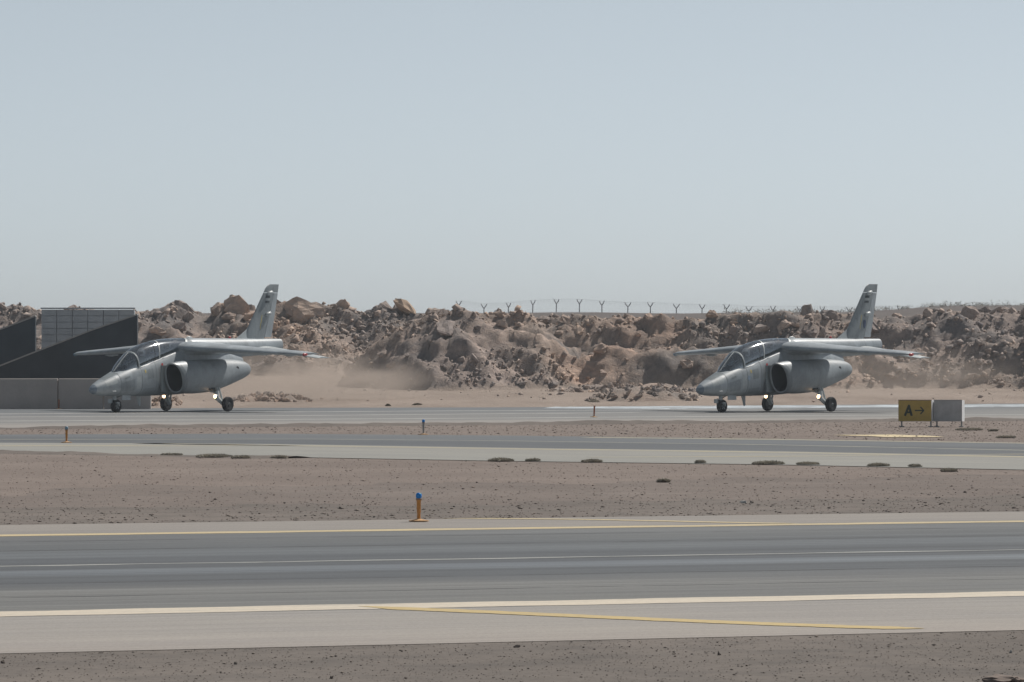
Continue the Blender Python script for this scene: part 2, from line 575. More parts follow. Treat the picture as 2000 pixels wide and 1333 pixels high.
A_GREY = (0.150, 0.158, 0.160)
A_DARK = (0.092, 0.100, 0.109)
A_BLUE = (0.150, 0.167, 0.184)
C_LITE = (0.285, 0.265, 0.245)
bands = [(0.0, (0.155, 0.157, 0.152)), (0.20, (0.165, 0.168, 0.166)), (0.31, A_DARK), (0.385, A_DARK), (0.41, A_BLUE), (0.45, A_BLUE), (0.475, A_DARK),
         (0.60, A_DARK), (0.65, (0.128, 0.14, 0.15)), (0.70, (0.128, 0.14, 0.15)), (0.74, (0.105, 0.113, 0.12)), (0.84, (0.125, 0.132, 0.136)), (1.0, (0.15, 0.155, 0.158))]
M['taxi_dark'] = asphalt_mat('taxiway asphalt', bands, 0.7, off=37.7 + 0.25, width=15.6, streak=0.34)
M['taxi_shoulder'] = asphalt_mat('sandy concrete shoulder', [(0.0, (0.325, 0.295, 0.27)), (0.4, (0.315, 0.295, 0.273)), (1.0, (0.285, 0.272, 0.257))], 0.85, off=32.8, width=5.0, streak=0.14)
M['taxi_far_shoulder'] = asphalt_mat('far concrete shoulder', [(0.0, (0.25, 0.235, 0.22)), (1.0, (0.27, 0.25, 0.232))], 0.85, off=53.0, width=3.6, streak=0.12)
strip('taxiway', 37.2, 53.6, 0.006, M['taxi_dark'])
strip('taxiway_shoulder', 32.75, 37.2, 0.0065, M['taxi_shoulder'])
strip('taxiway_shoulder', 53.6, 56.6, 0.0065, M['taxi_far_shoulder'])
M['line_cream'] = line_mat('cream edge paint', (0.58, 0.51, 0.41), (0.3, 0.29, 0.27), 0.42)
M['line_yellow'] = line_mat('yellow edge paint', (0.52, 0.42, 0.24), (0.28, 0.255, 0.21), 0.43)
M['line_gold'] = line_mat('golden lead line paint', (0.50, 0.38, 0.17), (0.3, 0.265, 0.21), 0.41)
M['line_thin'] = line_mat('worn centre line paint', (0.36, 0.36, 0.34), (0.13, 0.14, 0.145), 0.47)
strip('edge_line', 37.24, 37.98, 0.0085, M['line_cream'])
strip('edge_line', 53.1, 53.58, 0.0085, M['line_yellow'])
M['joint'] = paint('bitumen joint filler', (0.06, 0.062, 0.066), 0.8)
for pj in (40.05, 42.4, 49.3, 51.6):
    strip('paving_joint', pj, pj + 0.035, 0.0072, M['joint'])
strip('centre_line', 45.72, 45.9, 0.0085, M['line_thin'])


def path_strip(name, pts, w, z, mat, kind='structure'):
    """painted line following world points"""
    pts = [Vector((x, y, 0)) for x, y in pts]
    vs_, fs_ = [], []
    for i, p in enumerate(pts):
        t = (pts[min(i + 1, len(pts) - 1)] - pts[max(i - 1, 0)]).normalized()
        n = Vector((-t.y, t.x, 0)) * w / 2 * (1 + 0.16 * noise.noise(Vector((i * 0.37, w, 0)))) * min(1.0, 0.05 + 0.045 * i, 0.12 + 0.05 * (len(pts) - 1 - i)) ** (1 if len(pts) > 60 else 0)
        vs_ += [(p.x - n.x, p.y - n.y, z), (p.x + n.x, p.y + n.y, z)]
        if i: fs_.append((2 * i - 2, 2 * i, 2 * i + 1, 2 * i - 1))
    o = mesh_obj(name, vs_, fs_, mat)
    if kind: o['kind'] = kind
    return o


def dense(px, n=160):
    """resample picture points to a smooth ground path"""
    px = np.array(px, float)
    t = np.linspace(0, 1, len(px)); tt = np.linspace(0, 1, n)
    xs = np.interp(tt, t, px[:, 0]); ys = np.interp(tt, t, px[:, 1])
    k = np.ones(21) / 21
    ys2 = np.convolve(np.pad(ys, 10, 'edge'), k, 'valid')
    return [gp(a, b) for a, b in zip(xs, ys2)]


path_strip('lead_line', dense([(700, 1186), (800, 1191.5), (1000, 1200), (1200, 1209), (1400, 1217.5), (1600, 1225), (1720, 1228.8), (1805, 1230.2)]), 0.34, 0.0105, M['line_gold'])
path_strip('lead_line', dense([(860, 1014.5), (1000, 1014.8), (1150, 1016.5), (1300, 1019.5), (1450, 1023), (1560, 1024.5)]), 0.28, 0.0105, M['line_yellow'])


def poly_sheet(name, near, far, z, mat, kind='structure', n=120, rag=0.0):
    """sheet between two plan polylines (lists of world x,y), resampled"""
    def res(pl):
        pl = np.array(pl, float)
        d = np.r_[0, np.cumsum(np.hypot(*np.diff(pl, axis=0).T))]
        t = np.linspace(0, d[-1], n)
        return np.c_[np.interp(t, d, pl[:, 0]), np.interp(t, d, pl[:, 1])]
    a, b = res(near), res(far)
    c = (a[n // 2] + b[n // 2]) / 2
    th = math.atan2(*(a[-1] - a[0])[::-1])
    co, si = math.cos(-th), math.sin(-th)
    vs_ = []
    for i in range(n):
        for q in (a[i], b[i]):
            x, y = q - c
            vs_.append((co * x - si * y, si * x + co * y, 0))
    fs_ = [(2 * i, 2 * i + 2, 2 * i + 3, 2 * i + 1) for i in range(n - 1)]
    o = mesh_obj(name, vs_, fs_, mat)
    o.location = (c[0], c[1], z)
    o.rotation_euler = (0, 0, th)
    if kind: o['kind'] = kind
    return o


def ext(pl, k0=60, k1=60):
    """carry a plan polyline on beyond the picture"""
    pl = [Vector(p) for p in pl]
    a = (pl[0] - pl[1]).normalized() * k0 + pl[0]
    b = (pl[-1] - pl[-2]).normalized() * k1 + pl[-1]
    return [tuple(a)] + [tuple(p) for p in pl] + [tuple(b)]


# second taxiway, crossing at an angle
t2_near = ext([gp(0, 884), gp(500, 893), gp(1000, 902), gp(1500, 908.5), gp(2000, 919)])
t2_mid = ext([gp(0, 866), gp(500, 868), gp(1000, 876), gp(1500, 882.5), gp(2000, 892)])
t2_far = ext([gp(0, 850), gp(500, 848), gp(1000, 852), gp(1500, 858), gp(2000, 866)])
M['t2_dark'] = asphalt_mat('second taxiway asphalt', [(0.0, (0.115, 0.123, 0.13)), (0.45, (0.105, 0.113, 0.122)), (0.55, (0.13, 0.14, 0.15)), (1.0, (0.135, 0.143, 0.148))], 0.7, off=-9, width=18)
M['t2_light'] = asphalt_mat('pale concrete shoulder', [(0.0, (0.27, 0.27, 0.252)), (1.0, (0.28, 0.274, 0.253))], 0.85, off=-6, width=12, streak=0.1)
poly_sheet('crossing_taxiway', t2_mid, t2_far, 0.010, M['t2_dark'])
poly_sheet('taxiway_shoulder', t2_near, t2_mid, 0.0105, M['t2_light'])
M['line_faint'] = line_mat('faded yellow paint', (0.42, 0.36, 0.22), (0.25, 0.245, 0.225), 0.52, (0.05, 1, 1))
M['line_faint_dark'] = line_mat('faded yellow paint on asphalt', (0.32, 0.31, 0.25), (0.12, 0.127, 0.134), 0.52, (0.05, 1, 1))
path_strip('edge_line', ext([gp(0, 872), gp(200, 872)], 20, 4) + ext([gp(420, 869.5), gp(1000, 878), gp(1500, 884.5), gp(2000, 894)], 2, 20), 0.8, 0.0125, M['line_faint'])
path_strip('edge_line', ext([gp(1250, 894), gp(1500, 893), gp(1800, 890), gp(2000, 888.5)], 1, 20), 0.5, 0.0130, M['line_faint'])
path_strip('centre_line', ext([gp(150, 859.5), gp(600, 859), gp(1000, 862.5), gp(1500, 870), gp(2000, 881)], 20, 20), 0.55, 0.0125, M['line_faint_dark'])
path_strip('edge_line', ext([gp(1290, 857.2), gp(1500, 859.5), gp(2000, 867)], 2, 20), 0.7, 0.0125, M['line_faint'])
M['line_bright'] = line_mat('pale yellow paint', (0.66, 0.54, 0.32), (0.28, 0.23, 0.19), 0.42, (0.5, 1, 1))
path_strip('painted_bar', [gp(1688, 850.5), gp(1720, 851.8), gp(1760, 852.8), gp(1788, 855)], 1.5, 0.012, M['line_bright'])

# far pavement that the jets stand on
t3_near = ext([gp(0, 837), gp(500, 832.5), gp(1000, 829), gp(1500, 824.5), gp(2000, 820.5)])
t3_far = ext([gp(0, 799.5), gp(500, 797.5), gp(1000, 796.5), gp(1500, 792.5), gp(2000, 789)])
M['t3'] = asphalt_mat('runway end paving', [(0.0, (0.30, 0.28, 0.262)), (0.22, (0.29, 0.272, 0.255)), (0.30, (0.225, 0.222, 0.215)), (0.55, (0.20, 0.20, 0.198)), (0.72, (0.155, 0.163, 0.17)), (1.0, (0.14, 0.152, 0.162))],
                      0.7, off=-21, width=42, streak=0.22)
poly_sheet('runway_end', t3_near, t3_far, 0.010, M['t3'])
M['line_white'] = line_mat('worn white paint', (0.58, 0.65, 0.70), (0.25, 0.265, 0.28), 0.54, (0.10, 0.10, 1))  # mirage reflection of the sky painted as a patchy pale colour
M['line_white2'] = line_mat('very worn white paint', (0.62, 0.62, 0.60), (0.24, 0.232, 0.222), 0.55, (0.07, 1.0, 1))
path_strip('painted_band', dense([(1060, 798.6), (1250, 797.2), (1500, 795.5), (1750, 794.2), (2000, 793), (2250, 792), (2500, 791)], 200), 7.0, 0.0125, M['line_white'])  # pale strip painted on the paving in place of the mirage
path_strip('painted_line', ext([gp(520, 806), gp(800, 804), gp(1000, 803), gp(1300, 801.5)], 25, 5), 1.0, 0.0125, M['line_white2'])
path_strip('painted_line', ext([gp(150, 815), gp(500, 813.5), gp(1000, 809)], 12, 5), 0.8, 0.0125, M['line_white2'])
path_strip('painted_line', ext([gp(600, 820), gp(1000, 817.5), gp(1500, 813.5), gp(2000, 811)], 12, 20), 0.9, 0.0125, M['line_white2'])


# low ridges of pushed-up gravel along pavement edges
def ridge(name, pl, w, h, mat, n=300, seed=0.0, z0=-0.01):
    pl = np.array(pl, float)
    d = np.r_[0, np.cumsum(np.hypot(*np.diff(pl, axis=0).T))]
    t = np.linspace(0, d[-1], n)
    xs, ys = np.interp(t, d, pl[:, 0]), np.interp(t, d, pl[:, 1])
    vs_, fs_ = [], []
    prof = [(-1.0, 0.0), (-0.75, 0.22), (-0.5, 0.55), (-0.2, 0.92), (0.1, 1.0), (0.4, 0.75), (0.7, 0.3), (1.0, 0.0)]
    K = len(prof)
    for i in range(n):
        j0, j1 = max(i - 1, 0), min(i + 1, n - 1)
        tx, ty = xs[j1] - xs[j0], ys[j1] - ys[j0]
        l = math.hypot(tx, ty); nx, ny = -ty / l, tx / l
        k = 0.62 + 0.6 * noise.noise(Vector((t[i] * 0.16, seed, 0))) + 0.4 * noise.noise(Vector((t[i] * 0.7, seed, 5)))
        k = max(0.12, k)
        for a, b in prof:
            jit = 1 + 0.35 * noise.noise(Vector((t[i] * 2.1, a * 3, seed)))
            vs_.append((xs[i] + nx * a * w / 2, ys[i] + ny * a * w / 2, z0 + h * b * k * jit))
        if i:
            for m in range(K - 1):
                a = (i - 1) * K + m
                fs_.append((a, a + K, a + K + 1, a + 1))
    o = mesh_obj(name, vs_, fs_, mat, None, 180)
    o['kind'] = 'structure'
    return o


off = lambda pl, dy: [(x, y + dy) for x, y in pl]
ridge('gravel_ridge', off(t3_near, -0.9), 1.9, 0.125, M['gravel_dark'], 700, 1.0)
ridge('gravel_ridge', off(ext([gp(0, 884), gp(500, 893)], 30, 1), -0.5), 1.5, 0.09, M['gravel_dark'], 260, 2.0)

# ------------------------------------------------------------------ loose stones (uncountable)
OCT_V = np.array([(1, 0, 0), (-1, 0, 0), (0, 1, 0), (0, -1, 0), (0, 0, 1), (0, 0, -0.6)], float)
OCT_F = np.array([(0, 2, 4), (2, 1, 4), (1, 3, 4), (3, 0, 4), (2, 0, 5), (1, 2, 5), (3, 1, 5), (0, 3, 5)])


def scatter_stones(name, xy, size, mat, z=0.006):
    n = len(xy)
    a = rng.uniform(0, 2 * np.pi, n)
    sc3 = rng.uniform(0.6, 1.25, (n, 3)) * size[:, None]
    sc3[:, 2] *= 0.42
    V = OCT_V[None] * (1 + rng.uniform(-0.28, 0.28, (n, 6, 3))) * sc3[:, None]
    c, s = np.cos(a)[:, None], np.sin(a)[:, None]
    X = V[..., 0] * c - V[..., 1] * s + xy[:, 0:1]
    Y = V[..., 0] * s + V[..., 1] * c + xy[:, 1:2]
    Z = V[..., 2] + (size * 0.12)[:, None] + z
    VV = np.stack([X, Y, Z], -1).reshape(-1, 3)
    FF = (OCT_F[None] + (np.arange(n) * 6)[:, None, None]).reshape(-1, 3)
    tone = np.repeat(rng.uniform(0, 1, n) ** 1.2, 6)
    o = tri_mesh(name, VV, FF, mat, None, tone)
    o['kind'] = 'stuff'
    return o


def rwxy(q, p):
    return np.c_[ca * q - sa * p, sa * q + ca * p]


n = 15000
scatter_stones('loose_gravel', rwxy(rng.uniform(2, 21, n), 32.7 - rng.uniform(0, 5.5, n) ** 1.0), np.minimum(0.004 + rng.exponential(0.0022, n), 0.016), M['stone_near'])
# between the near and the crossing taxiway
n = 42000
q = rng.uniform(0, 55, n); p = 56.7 + rng.uniform(0, 1, n) ** 1.3 * 44
xy = rwxy(q, p)
far_y = np.interp(xy[:, 0], [pt[0] for pt in t2_near], [pt[1] for pt in t2_near])
ok = (xy[:, 1] < far_y - 0.3) & (np.abs(xy[:, 0]) < xy[:, 1] * 0.125)
xy, p = xy[ok], p[ok]
dk = p < 64 + 1.5 * rng.standard_normal(len(p))
sz = np.minimum(0.006 + rng.exponential(0.0045, len(p)), 0.035)
scatter_stones('loose_gravel', xy[dk], sz[dk] * 1.2, M['stone_dark'])
scatter_stones('loose_gravel', xy[~dk], sz[~dk], M['stone_pink'])
n = 18000
x = rng.uniform(-18, 18, n); y = rng.uniform(100, 146, n)
lo = np.interp(x, [pt[0] for pt in t2_far], [pt[1] for pt in t2_far]); hi = np.interp(x, [pt[0] for pt in t3_near], [pt[1] for pt in t3_near])
ok = (y > lo + 0.2) & (y < hi - 0.2)
scatter_stones('loose_gravel', np.c_[x, y][ok], np.minimum(0.010 + rng.exponential(0.007, ok.sum()), 0.05), M['stone_pink'])


# ------------------------------------------------------------------ rock shapes
def hull_rock(seed, n=16, flat=1.0, sub=1, rough=0.05):
    r = random.Random(seed)
    bm = bmesh.new()
    for _ in range(n):
        v = Vector((r.gauss(0, 1), r.gauss(0, 1), r.gauss(0, 1))).normalized() * r.uniform(0.75, 1.05)
        v.z *= flat
        bm.verts.new(v)
    g = bmesh.ops.convex_hull(bm, input=bm.verts)
    junk = [e for e in g['geom_interior'] + g['geom_unused'] if isinstance(e, bmesh.types.BMVert)]
    if junk: bmesh.ops.delete(bm, geom=list(set(junk)), context='VERTS')
    if sub:
        bmesh.ops.subdivide_edges(bm, edges=bm.edges, cuts=sub, use_grid_fill=True)
        for v in bm.verts:
            v.co += v.co.normalized() * (noise.fractal(v.co * 2.2 + Vector((seed, 0, 0)), 0.9, 2.1, 4) * rough * 1.6)
    bmesh.ops.triangulate(bm, faces=bm.faces)
    bmesh.ops.recalc_face_normals(bm, faces=bm.faces)
    return bm


def rock_mesh(name, seed, mat, **k):
    bm = hull_rock(seed, **k)
    me = bpy.data.meshes.new(name)
    bm.to_mesh(me); bm.free()
    me.materials.append(mat)
    return me


def rock_arrays(seed, **k):
    bm = hull_rock(seed, **k)
    bm.verts.ensure_lookup_table()
    V = np.array([v.co[:] for v in bm.verts]); F = np.array([[v.index for v in f.verts] for f in bm.faces])
    bm.free()
    return V, F


BOULDERS = [rock_mesh('boulder', 100 + i, M['rock'], n=12 + i % 3 * 4, flat=(1.0, 0.8, 0.65)[i % 3], sub=2, rough=0.13) for i in range(12)]
SMALL = [rock_arrays(300 + i, n=9 + i % 3, sub=0) for i in range(8)]

# ------------------------------------------------------------------ the bank of sand and heaped rock
D_FRONT, D_REAR = 219.0, 236.0
crest = np.array([(-700, 600), (-200, 600), (0, 597), (60, 598), (95, 604), (260, 601), (310, 602), (345, 596), (400, 606), (440, 600), (500, 600), (560, 588), (620, 592), (650, 600), (700, 602), (760, 606), (830, 613),
                  (930, 612), (990, 613), (1050, 611), (1200, 619), (1320, 619), (1420, 616), (1560, 612), (1650, 612), (1720, 616), (1790, 613), (1850, 609), (1930, 606), (2000, 604), (2200, 602), (2700, 606)], float)
front = np.array([(-700, 0), (640, 0.1), (690, 1.2), (740, 2.3), (800, 3.2), (850, 3.85), (890, 3.8), (940, 3.4), (1000, 2.9), (1060, 2.4), (1130, 1.75), (1200, 1.85), (1300, 1.9), (1380, 1.8), (1450, 1.9), (1560, 2.3), (1680, 2.5), (1760, 1.9), (1850, 2.0), (2000, 2.2), (2700, 2.2)], float)
crest_X = (crest[:, 0] - 1000) / 9600 * D_REAR
crest_Z = CAM_H + (681 - crest[:, 1]) * D_REAR / 9600
front_X = (front[:, 0] - 1000) / 9600 * D_FRONT


def ss(a, b, x):
    t = max(0.0, min(1.0, (x - a) / (b - a)))
    return t * t * (3 - 2 * t)


def bank_h(X, d):
    """height and sandiness of the bank at world X, depth d"""
    sandz = 0.005 + 0.22 * ss(176, 214, d) + 0.6 * ss(212, 232, d)
    wob = 1.6 * noise.noise(Vector((X * 0.13, 4.2, 0)))
    zr = float(np.interp(X, crest_X, crest_Z)) - 0.25
    zf = float(np.interp(X, front_X, front[:, 1]))
    # rear bank
    dd = d - (D_REAR + wob * 0.8)
    if dd < 0: r = zr - (-dd) * (0.62 if X > -8 else 0.5) - 0.0
    else: r = zr - dd * 0.09
    # front heaps
    df = d - (D_FRONT + wob)
    f = zf - (abs(df) * (0.75 if df < 0 else 0.42)) if zf > 0.15 else -9
    h = max(sandz, r, f)
    rocky = h - sandz
    k = ss(0.0, 0.5, rocky)
    if d > D_REAR + 3: k *= 0.5
    P3 = Vector((X * 0.33, d * 0.33, 0))
    P1 = Vector((X, d, h * 1.3))
    n1 = noise.ridged_multi_fractal(P3 * 0.9 + Vector((h * 0.25, 0, 0)), 1.0, 2.1, 5, 1.0, 2.0) - 1.0
    n2 = noise.fractal(P1 * 0.75, 0.8, 2.2, 3)
    terr = 1.0
    if f < r and 0.9 < rocky and d < D_REAR - 3 and X > 1: terr = 0.45
    h2 = h + k * terr * 0.46 * n1
    # lumps pushed out of the slope, towards the viewer as well as up
    Q = Vector((X, d * 0.9, h2 * 1.15))
    lump = 0.0
    if k > 0:
        vm = lambda q, m: noise.voronoi(q, distance_metric=m, exponent=2.5)[0][0]
        lump = (0.25 * (0.8 - vm(Q * 0.75, 'MANHATTAN')) + 0.24 * (0.8 - vm(Q * 1.5 + Vector((7, 3, 1)), 'MANHATTAN')) + 0.14 * (0.8 - vm(Q * 3.1 + Vector((2, 9, 4)), 'MANHATTAN'))
                + 0.28 * noise.fractal(Q * 0.45, 0.85, 2.2, 5))
    push = k * terr * lump
    h2 += push * 0.75
    dy = -push * 0.75
    h2 += (1 - k) * 0.03 * (0.5 + noise.fractal(Vector((X * 0.5, d * 0.12, 0)), 0.9, 2.0, 4))
    sand = 1 - ss(0.05, 0.35, rocky + 0.16 * n2)
    if terr < 1: sand = max(sand, 0.55 + 0.3 * noise.noise(P1 * 0.5))
    return max(h2, 0.006), max(0.0, min(1.0, sand)), dy


x0, x1, dx = -36.0, 36.0, 0.19
nx_ = int((x1 - x0) / dx) + 1
ds = [171.0 + 1.2 * i for i in range(33)] + [210.5 + 0.22 * i for i in range(134)] + [240.2 + 1.5 * i for i in range(13)]
ny_ = len(ds)
V = np.zeros((ny_, nx_, 3)); S = np.zeros((ny_, nx_))
xs_ = x0 + dx * np.arange(nx_)
base_far = np.interp(xs_, [pt[0] for pt in t3_far], [pt[1] for pt in t3_far])
for j, d in enumerate(ds):
    for i in range(nx_):
        h, s, dy = bank_h(xs_[i], d)
        if d < base_far[i] + 9:
            h = min(h, max(-0.12, 0.012 * (d - base_far[i] - 0.2)))
        V[j, i] = (xs_[i], d + dy, h); S[j, i] = s
idx = np.arange(ny_ * nx_).reshape(ny_, nx_)
a, b, c, d_ = idx[:-1, :-1].ravel(), idx[:-1, 1:].ravel(), idx[1:, 1:].ravel(), idx[1:, :-1].ravel()
F = np.concatenate([np.c_[a, b, c], np.c_[a, c, d_]])
bank = tri_mesh('rock_bank', V.reshape(-1, 3), F, M['bank'])
at = bank.data.attributes.new('sand', 'FLOAT', 'POINT')
at.data.foreach_set('value', S.ravel().astype(np.float32))
bank['kind'] = 'structure'
HZ = V[:, :, 2]
ds_a = np.array(ds)


def bank_z(X, d):
    i = (X - x0) / dx
    j = float(np.interp(d, ds_a, np.arange(ny_)))
    i0, j0 = int(max(0, min(nx_ - 2, i))), int(max(0, min(ny_ - 2, j)))
    return float(HZ[j0, i0])


# points spread evenly over the rocky part of the slope
VV_ = V.reshape(-1, 3)
SS_ = S.ravel()
T = VV_[F]
ar = np.linalg.norm(np.cross(T[:, 1] - T[:, 0], T[:, 2] - T[:, 0]), axis=1)
cen = T.mean(1)
w_ = ar * (SS_[F].mean(1) < 0.55) * (np.abs(cen[:, 0]) < 28) * (cen[:, 1] < D_REAR + 2.5) * (cen[:, 1] > 205)
w_ /= w_.sum()
rng2 = np.random.default_rng(23)


def on_slope(n):
    t = rng2.choice(len(F), n, p=w_)
    r1, r2_ = np.sqrt(rng2.uniform(0, 1, n)), rng2.uniform(0, 1, n)
    q = T[t, 0] * (1 - r1)[:, None] + T[t, 1] * (r1 * (1 - r2_))[:, None] + T[t, 2] * (r1 * r2_)[:, None]
    return q


# boulders one can pick out: the bank's own pieces
rr = random.Random(5)
placed = 0
spots = []
cand = on_slope(6000)
for X, d, z in cand:
    if placed >= 292: break
    up = z > 2.6                       # bigger blocks lie along the top of the bank
    if not up and rr.random() < 0.35: continue
    s = (0.17 + 0.42 * rr.random() ** 1.7) if up else (0.12 + 0.36 * rr.random() ** 2.0)
    if any((X - a) ** 2 + (d - b) ** 2 < (0.7 * (s + c)) ** 2 for a, b, c in spots): continue
    spots.append((X, d, s))
    o = bpy.data.objects.new('boulder', BOULDERS[rr.randrange(12)])
    o.location = (X, d - 0.1 * s, z + s * rr.uniform(-0.1, 0.35))
    o.rotation_euler = (rr.uniform(-0.6, 0.6), rr.uniform(-0.6, 0.6), rr.uniform(0, 6.3))
    o.scale = (s * rr.uniform(0.85, 1.4), s * rr.uniform(0.8, 1.1), s * rr.uniform(0.65, 1.05))
    link(o, bank)
    placed += 1

# smaller rubble, too many to pick apart, and stones strewn over the sand
Vs, Fs, Ts = [], [], []
k0 = 0
pts_ = on_slope(20000)
sandp = np.c_[rng2.uniform(-26, 26, 500), 214 - 38 * rng2.uniform(0, 1, 500) ** 2.2]
pts_ = list(pts_) + [(x_, y_, bank_z(x_, y_)) for x_, y_ in sandp if y_ > 186]
for X, d, z in pts_:
    if d > 205 and rr.random() > 0.58 + 1.8 * noise.noise(Vector((X * 0.18, d * 0.2, z * 0.55))): continue
    s = min(0.03 + rr.expovariate(1 / 0.05), 0.27)
    if d < 212: s *= 0.6
    v, f = SMALL[rr.randrange(8)]
    m = np.array(Matrix.Rotation(rr.uniform(0, 6.3), 3, 'Z') @ Matrix.Rotation(rr.uniform(-1, 1), 3, 'X'))
    vv = (v * np.array([rr.uniform(0.8, 1.3), rr.uniform(0.8, 1.2), rr.uniform(0.6, 1.0)]) * s) @ m.T + np.array([X, d, z + 0.15 * s])
    Vs.append(vv); Fs.append(f + k0); Ts.append(np.full(len(vv), rr.random())); k0 += len(vv)
rub = tri_mesh('rubble', np.concatenate(Vs), np.concatenate(Fs), M['rubble'], bank, np.concatenate(Ts))
rub['kind'] = 'stuff'


# the blocks perched on the skyline
def perched(px, py_top, py_bot, wpx, lean, label, seed, d=D_REAR + 0.4, flat=1.0, name='boulder_block', tone=None, depth=0.8, rz=0.0):
    X = (px - 1000) / 9600 * d
    zt = CAM_H + (681 - py_top) * d / 9600; zb = CAM_H + (681 - py_bot) * d / 9600
    me = rock_mesh(name, seed, M['rock'], n=22, flat=1.0, sub=2, rough=0.10)
    o = link(bpy.data.objects.new(name, me))
    w = wpx / 9600 * d / 2
    o.location = (X, d, (zt + zb) / 2)
    o.scale = (w, w * depth, (zt - zb) / 2 * flat)
    o.rotation_euler = (0, lean, rz)
    tag(o, label, 'boulder', 'big boulders along the crest of the bank')
    return o


slab = perched(796, 584, 622, 34, R(36), 'pale tan slab leaning alone on the crest left of the fence', 901)
slab.scale = (0.80, 0.50, 0.33)
slab.data.materials.clear(); slab.data.materials.append(M['rock_tan'])
perched(748, 588, 630, 42, R(12), 'grey boulder on the crest just left of the leaning tan slab', 902)
perched(352, 583, 634, 62, R(0), 'pointed grey boulder on the crest above the left jet canopy', 903)
perched(424, 588, 628, 36, R(-25), 'small brown boulder left of the broad tan block on the crest', 904)
perched(462, 574, 632, 66, R(38), 'broad tilted tan block on the crest left of the left jet fin', 905, flat=0.8)
perched(592, 574, 652, 92, R(8), 'largest flat topped brown boulder right of the left jet fin', 906, d=D_REAR - 0.5)
perched(662, 590, 634, 50, R(-15), 'dark rounded boulder right of the largest flat topped boulder', 907)
perched(853, 597, 650, 56, R(20), 'dark pointed boulder where the fence line begins', 908, d=D_FRONT + 1.0)
perched(1270, 613, 650, 46, R(10), 'pale boulder under the fence between the two jets', 909)
perched(1402, 610, 650, 38, R(-8), 'dark rounded boulder under the fence left of the right jet canopy', 910)
perched(1613, 598, 655, 58, R(14), 'reddish tan crag just left of the right jet fin', 911)
perched(1893, 596, 640, 44, R(-14), 'squared brown boulder highest on the crest above the taxi sign', 912)
perched(1965, 606, 668, 40, R(20), 'tall pale boulder near the right end of the crest', 913)


# low heaps of rubble on the sand in front of the bank
def heap(name, label, px0, px1, y, hgt, seed, n=70):
    d = gy(y)
    X0, X1 = (px0 - 1000) / 9600 * d, (px1 - 1000) / 9600 * d
    r = random.Random(seed)
    root = empty(name, ((X0 + X1) / 2, d, 0))
    # soil body
    vs_, fs_ = [], []
    nu, nv = 26, 9
    for j in range(nv):
        for i in range(nu):
            u, v = i / (nu - 1) * 2 - 1, j / (nv - 1) * 2 - 1
            e = max(0, 1 - u * u) ** 0.7 * max(0, 1 - v * v)
            z = hgt * e * (0.65 + 0.5 * noise.noise(Vector((u * 4, v * 2, seed)))) - 0.02
            vs_.append((u * (X1 - X0) / 2, v * 2.2, z))
    for j in range(nv - 1):
        for i in range(nu - 1):
            a = j * nu + i
            fs_.append((a, a + 1, a + nu + 1, a + nu))
    body = mesh_obj('soil', vs_, fs_, M['bank'], root, 180)
    at = body.data.attributes.new('sand', 'FLOAT', 'POINT')
    at.data.foreach_set('value', np.full(len(vs_), 0.35, dtype=np.float32))
    for _ in range(n):
        u, v = r.uniform(-0.95, 0.95), r.uniform(-0.9, 0.4)
        e = max(0, 1 - u * u) ** 0.7 * max(0, 1 - v * v)
        s = r.uniform(0.07, 0.2)
        o = link(bpy.data.objects.new('rock', BOULDERS[r.randrange(12)]), root)
        o.location = (u * (X1 - X0) / 2, v * 2.2, hgt * e * 0.65 + s * 0.1)
        o.rotation_euler = (r.uniform(-1, 1), r.uniform(-1, 1), r.uniform(0, 6))
        o.scale = (s * r.uniform(0.9, 1.4), s, s * r.uniform(0.7, 1))
    tag(root, label, 'rubble heap', 'low rubble heaps on the sand')


heap('rubble_heap', 'long low heap of brown rubble left of the right jet nose', 1140, 1365, 787, 0.85, 21, 90)
heap('rubble_heap', 'pale broken rubble heap behind the long heap left of the right jet', 1045, 1420, 776, 0.75, 24, 110)
heap('rubble_heap', 'low rubble heap on the sand behind the left jet main wheels', 452, 612, 788, 0.5, 22, 60)
heap('rubble_heap', 'small pale heap between the wheels of the left jet', 296, 352, 794, 0.42, 23, 26)

# ground rising behind the bank, out to the far ridge with the fence
vs_, fs_ = [], []
hx = np.linspace(-260, 260, 131)
hd = [255, 275, 300, 340, 380, 430, 460, 490, 540, 620, 760, 950]
for j, d in enumerate(hd):
    for X in hx:
        px = 1000 + X / d * 9600
        zmax = CAM_H + (681 - (613 if px < 1600 else 613 - 14 * ss(1600, 1900, px))) * 480 / 9600
        z = 2.4 + (zmax - 2.4) * ss(255, 480, d) + (1.0 * ss(480, 950, d) if True else 0)
        z += 0.16 * noise.fractal(Vector((X * 0.09, d * 0.05, 2)), 0.8, 2.2, 4)
        vs_.append((X, d, z))
W = len(hx)
for j in range(len(hd) - 1):
    for i in range(W - 1):
        a = j * W + i
        fs_.append((a, a + 1, a + W + 1, a + W))
hill = mesh_obj('far_hillside', vs_, fs_, M['hill'], None, 180)
hill['kind'] = 'structure'

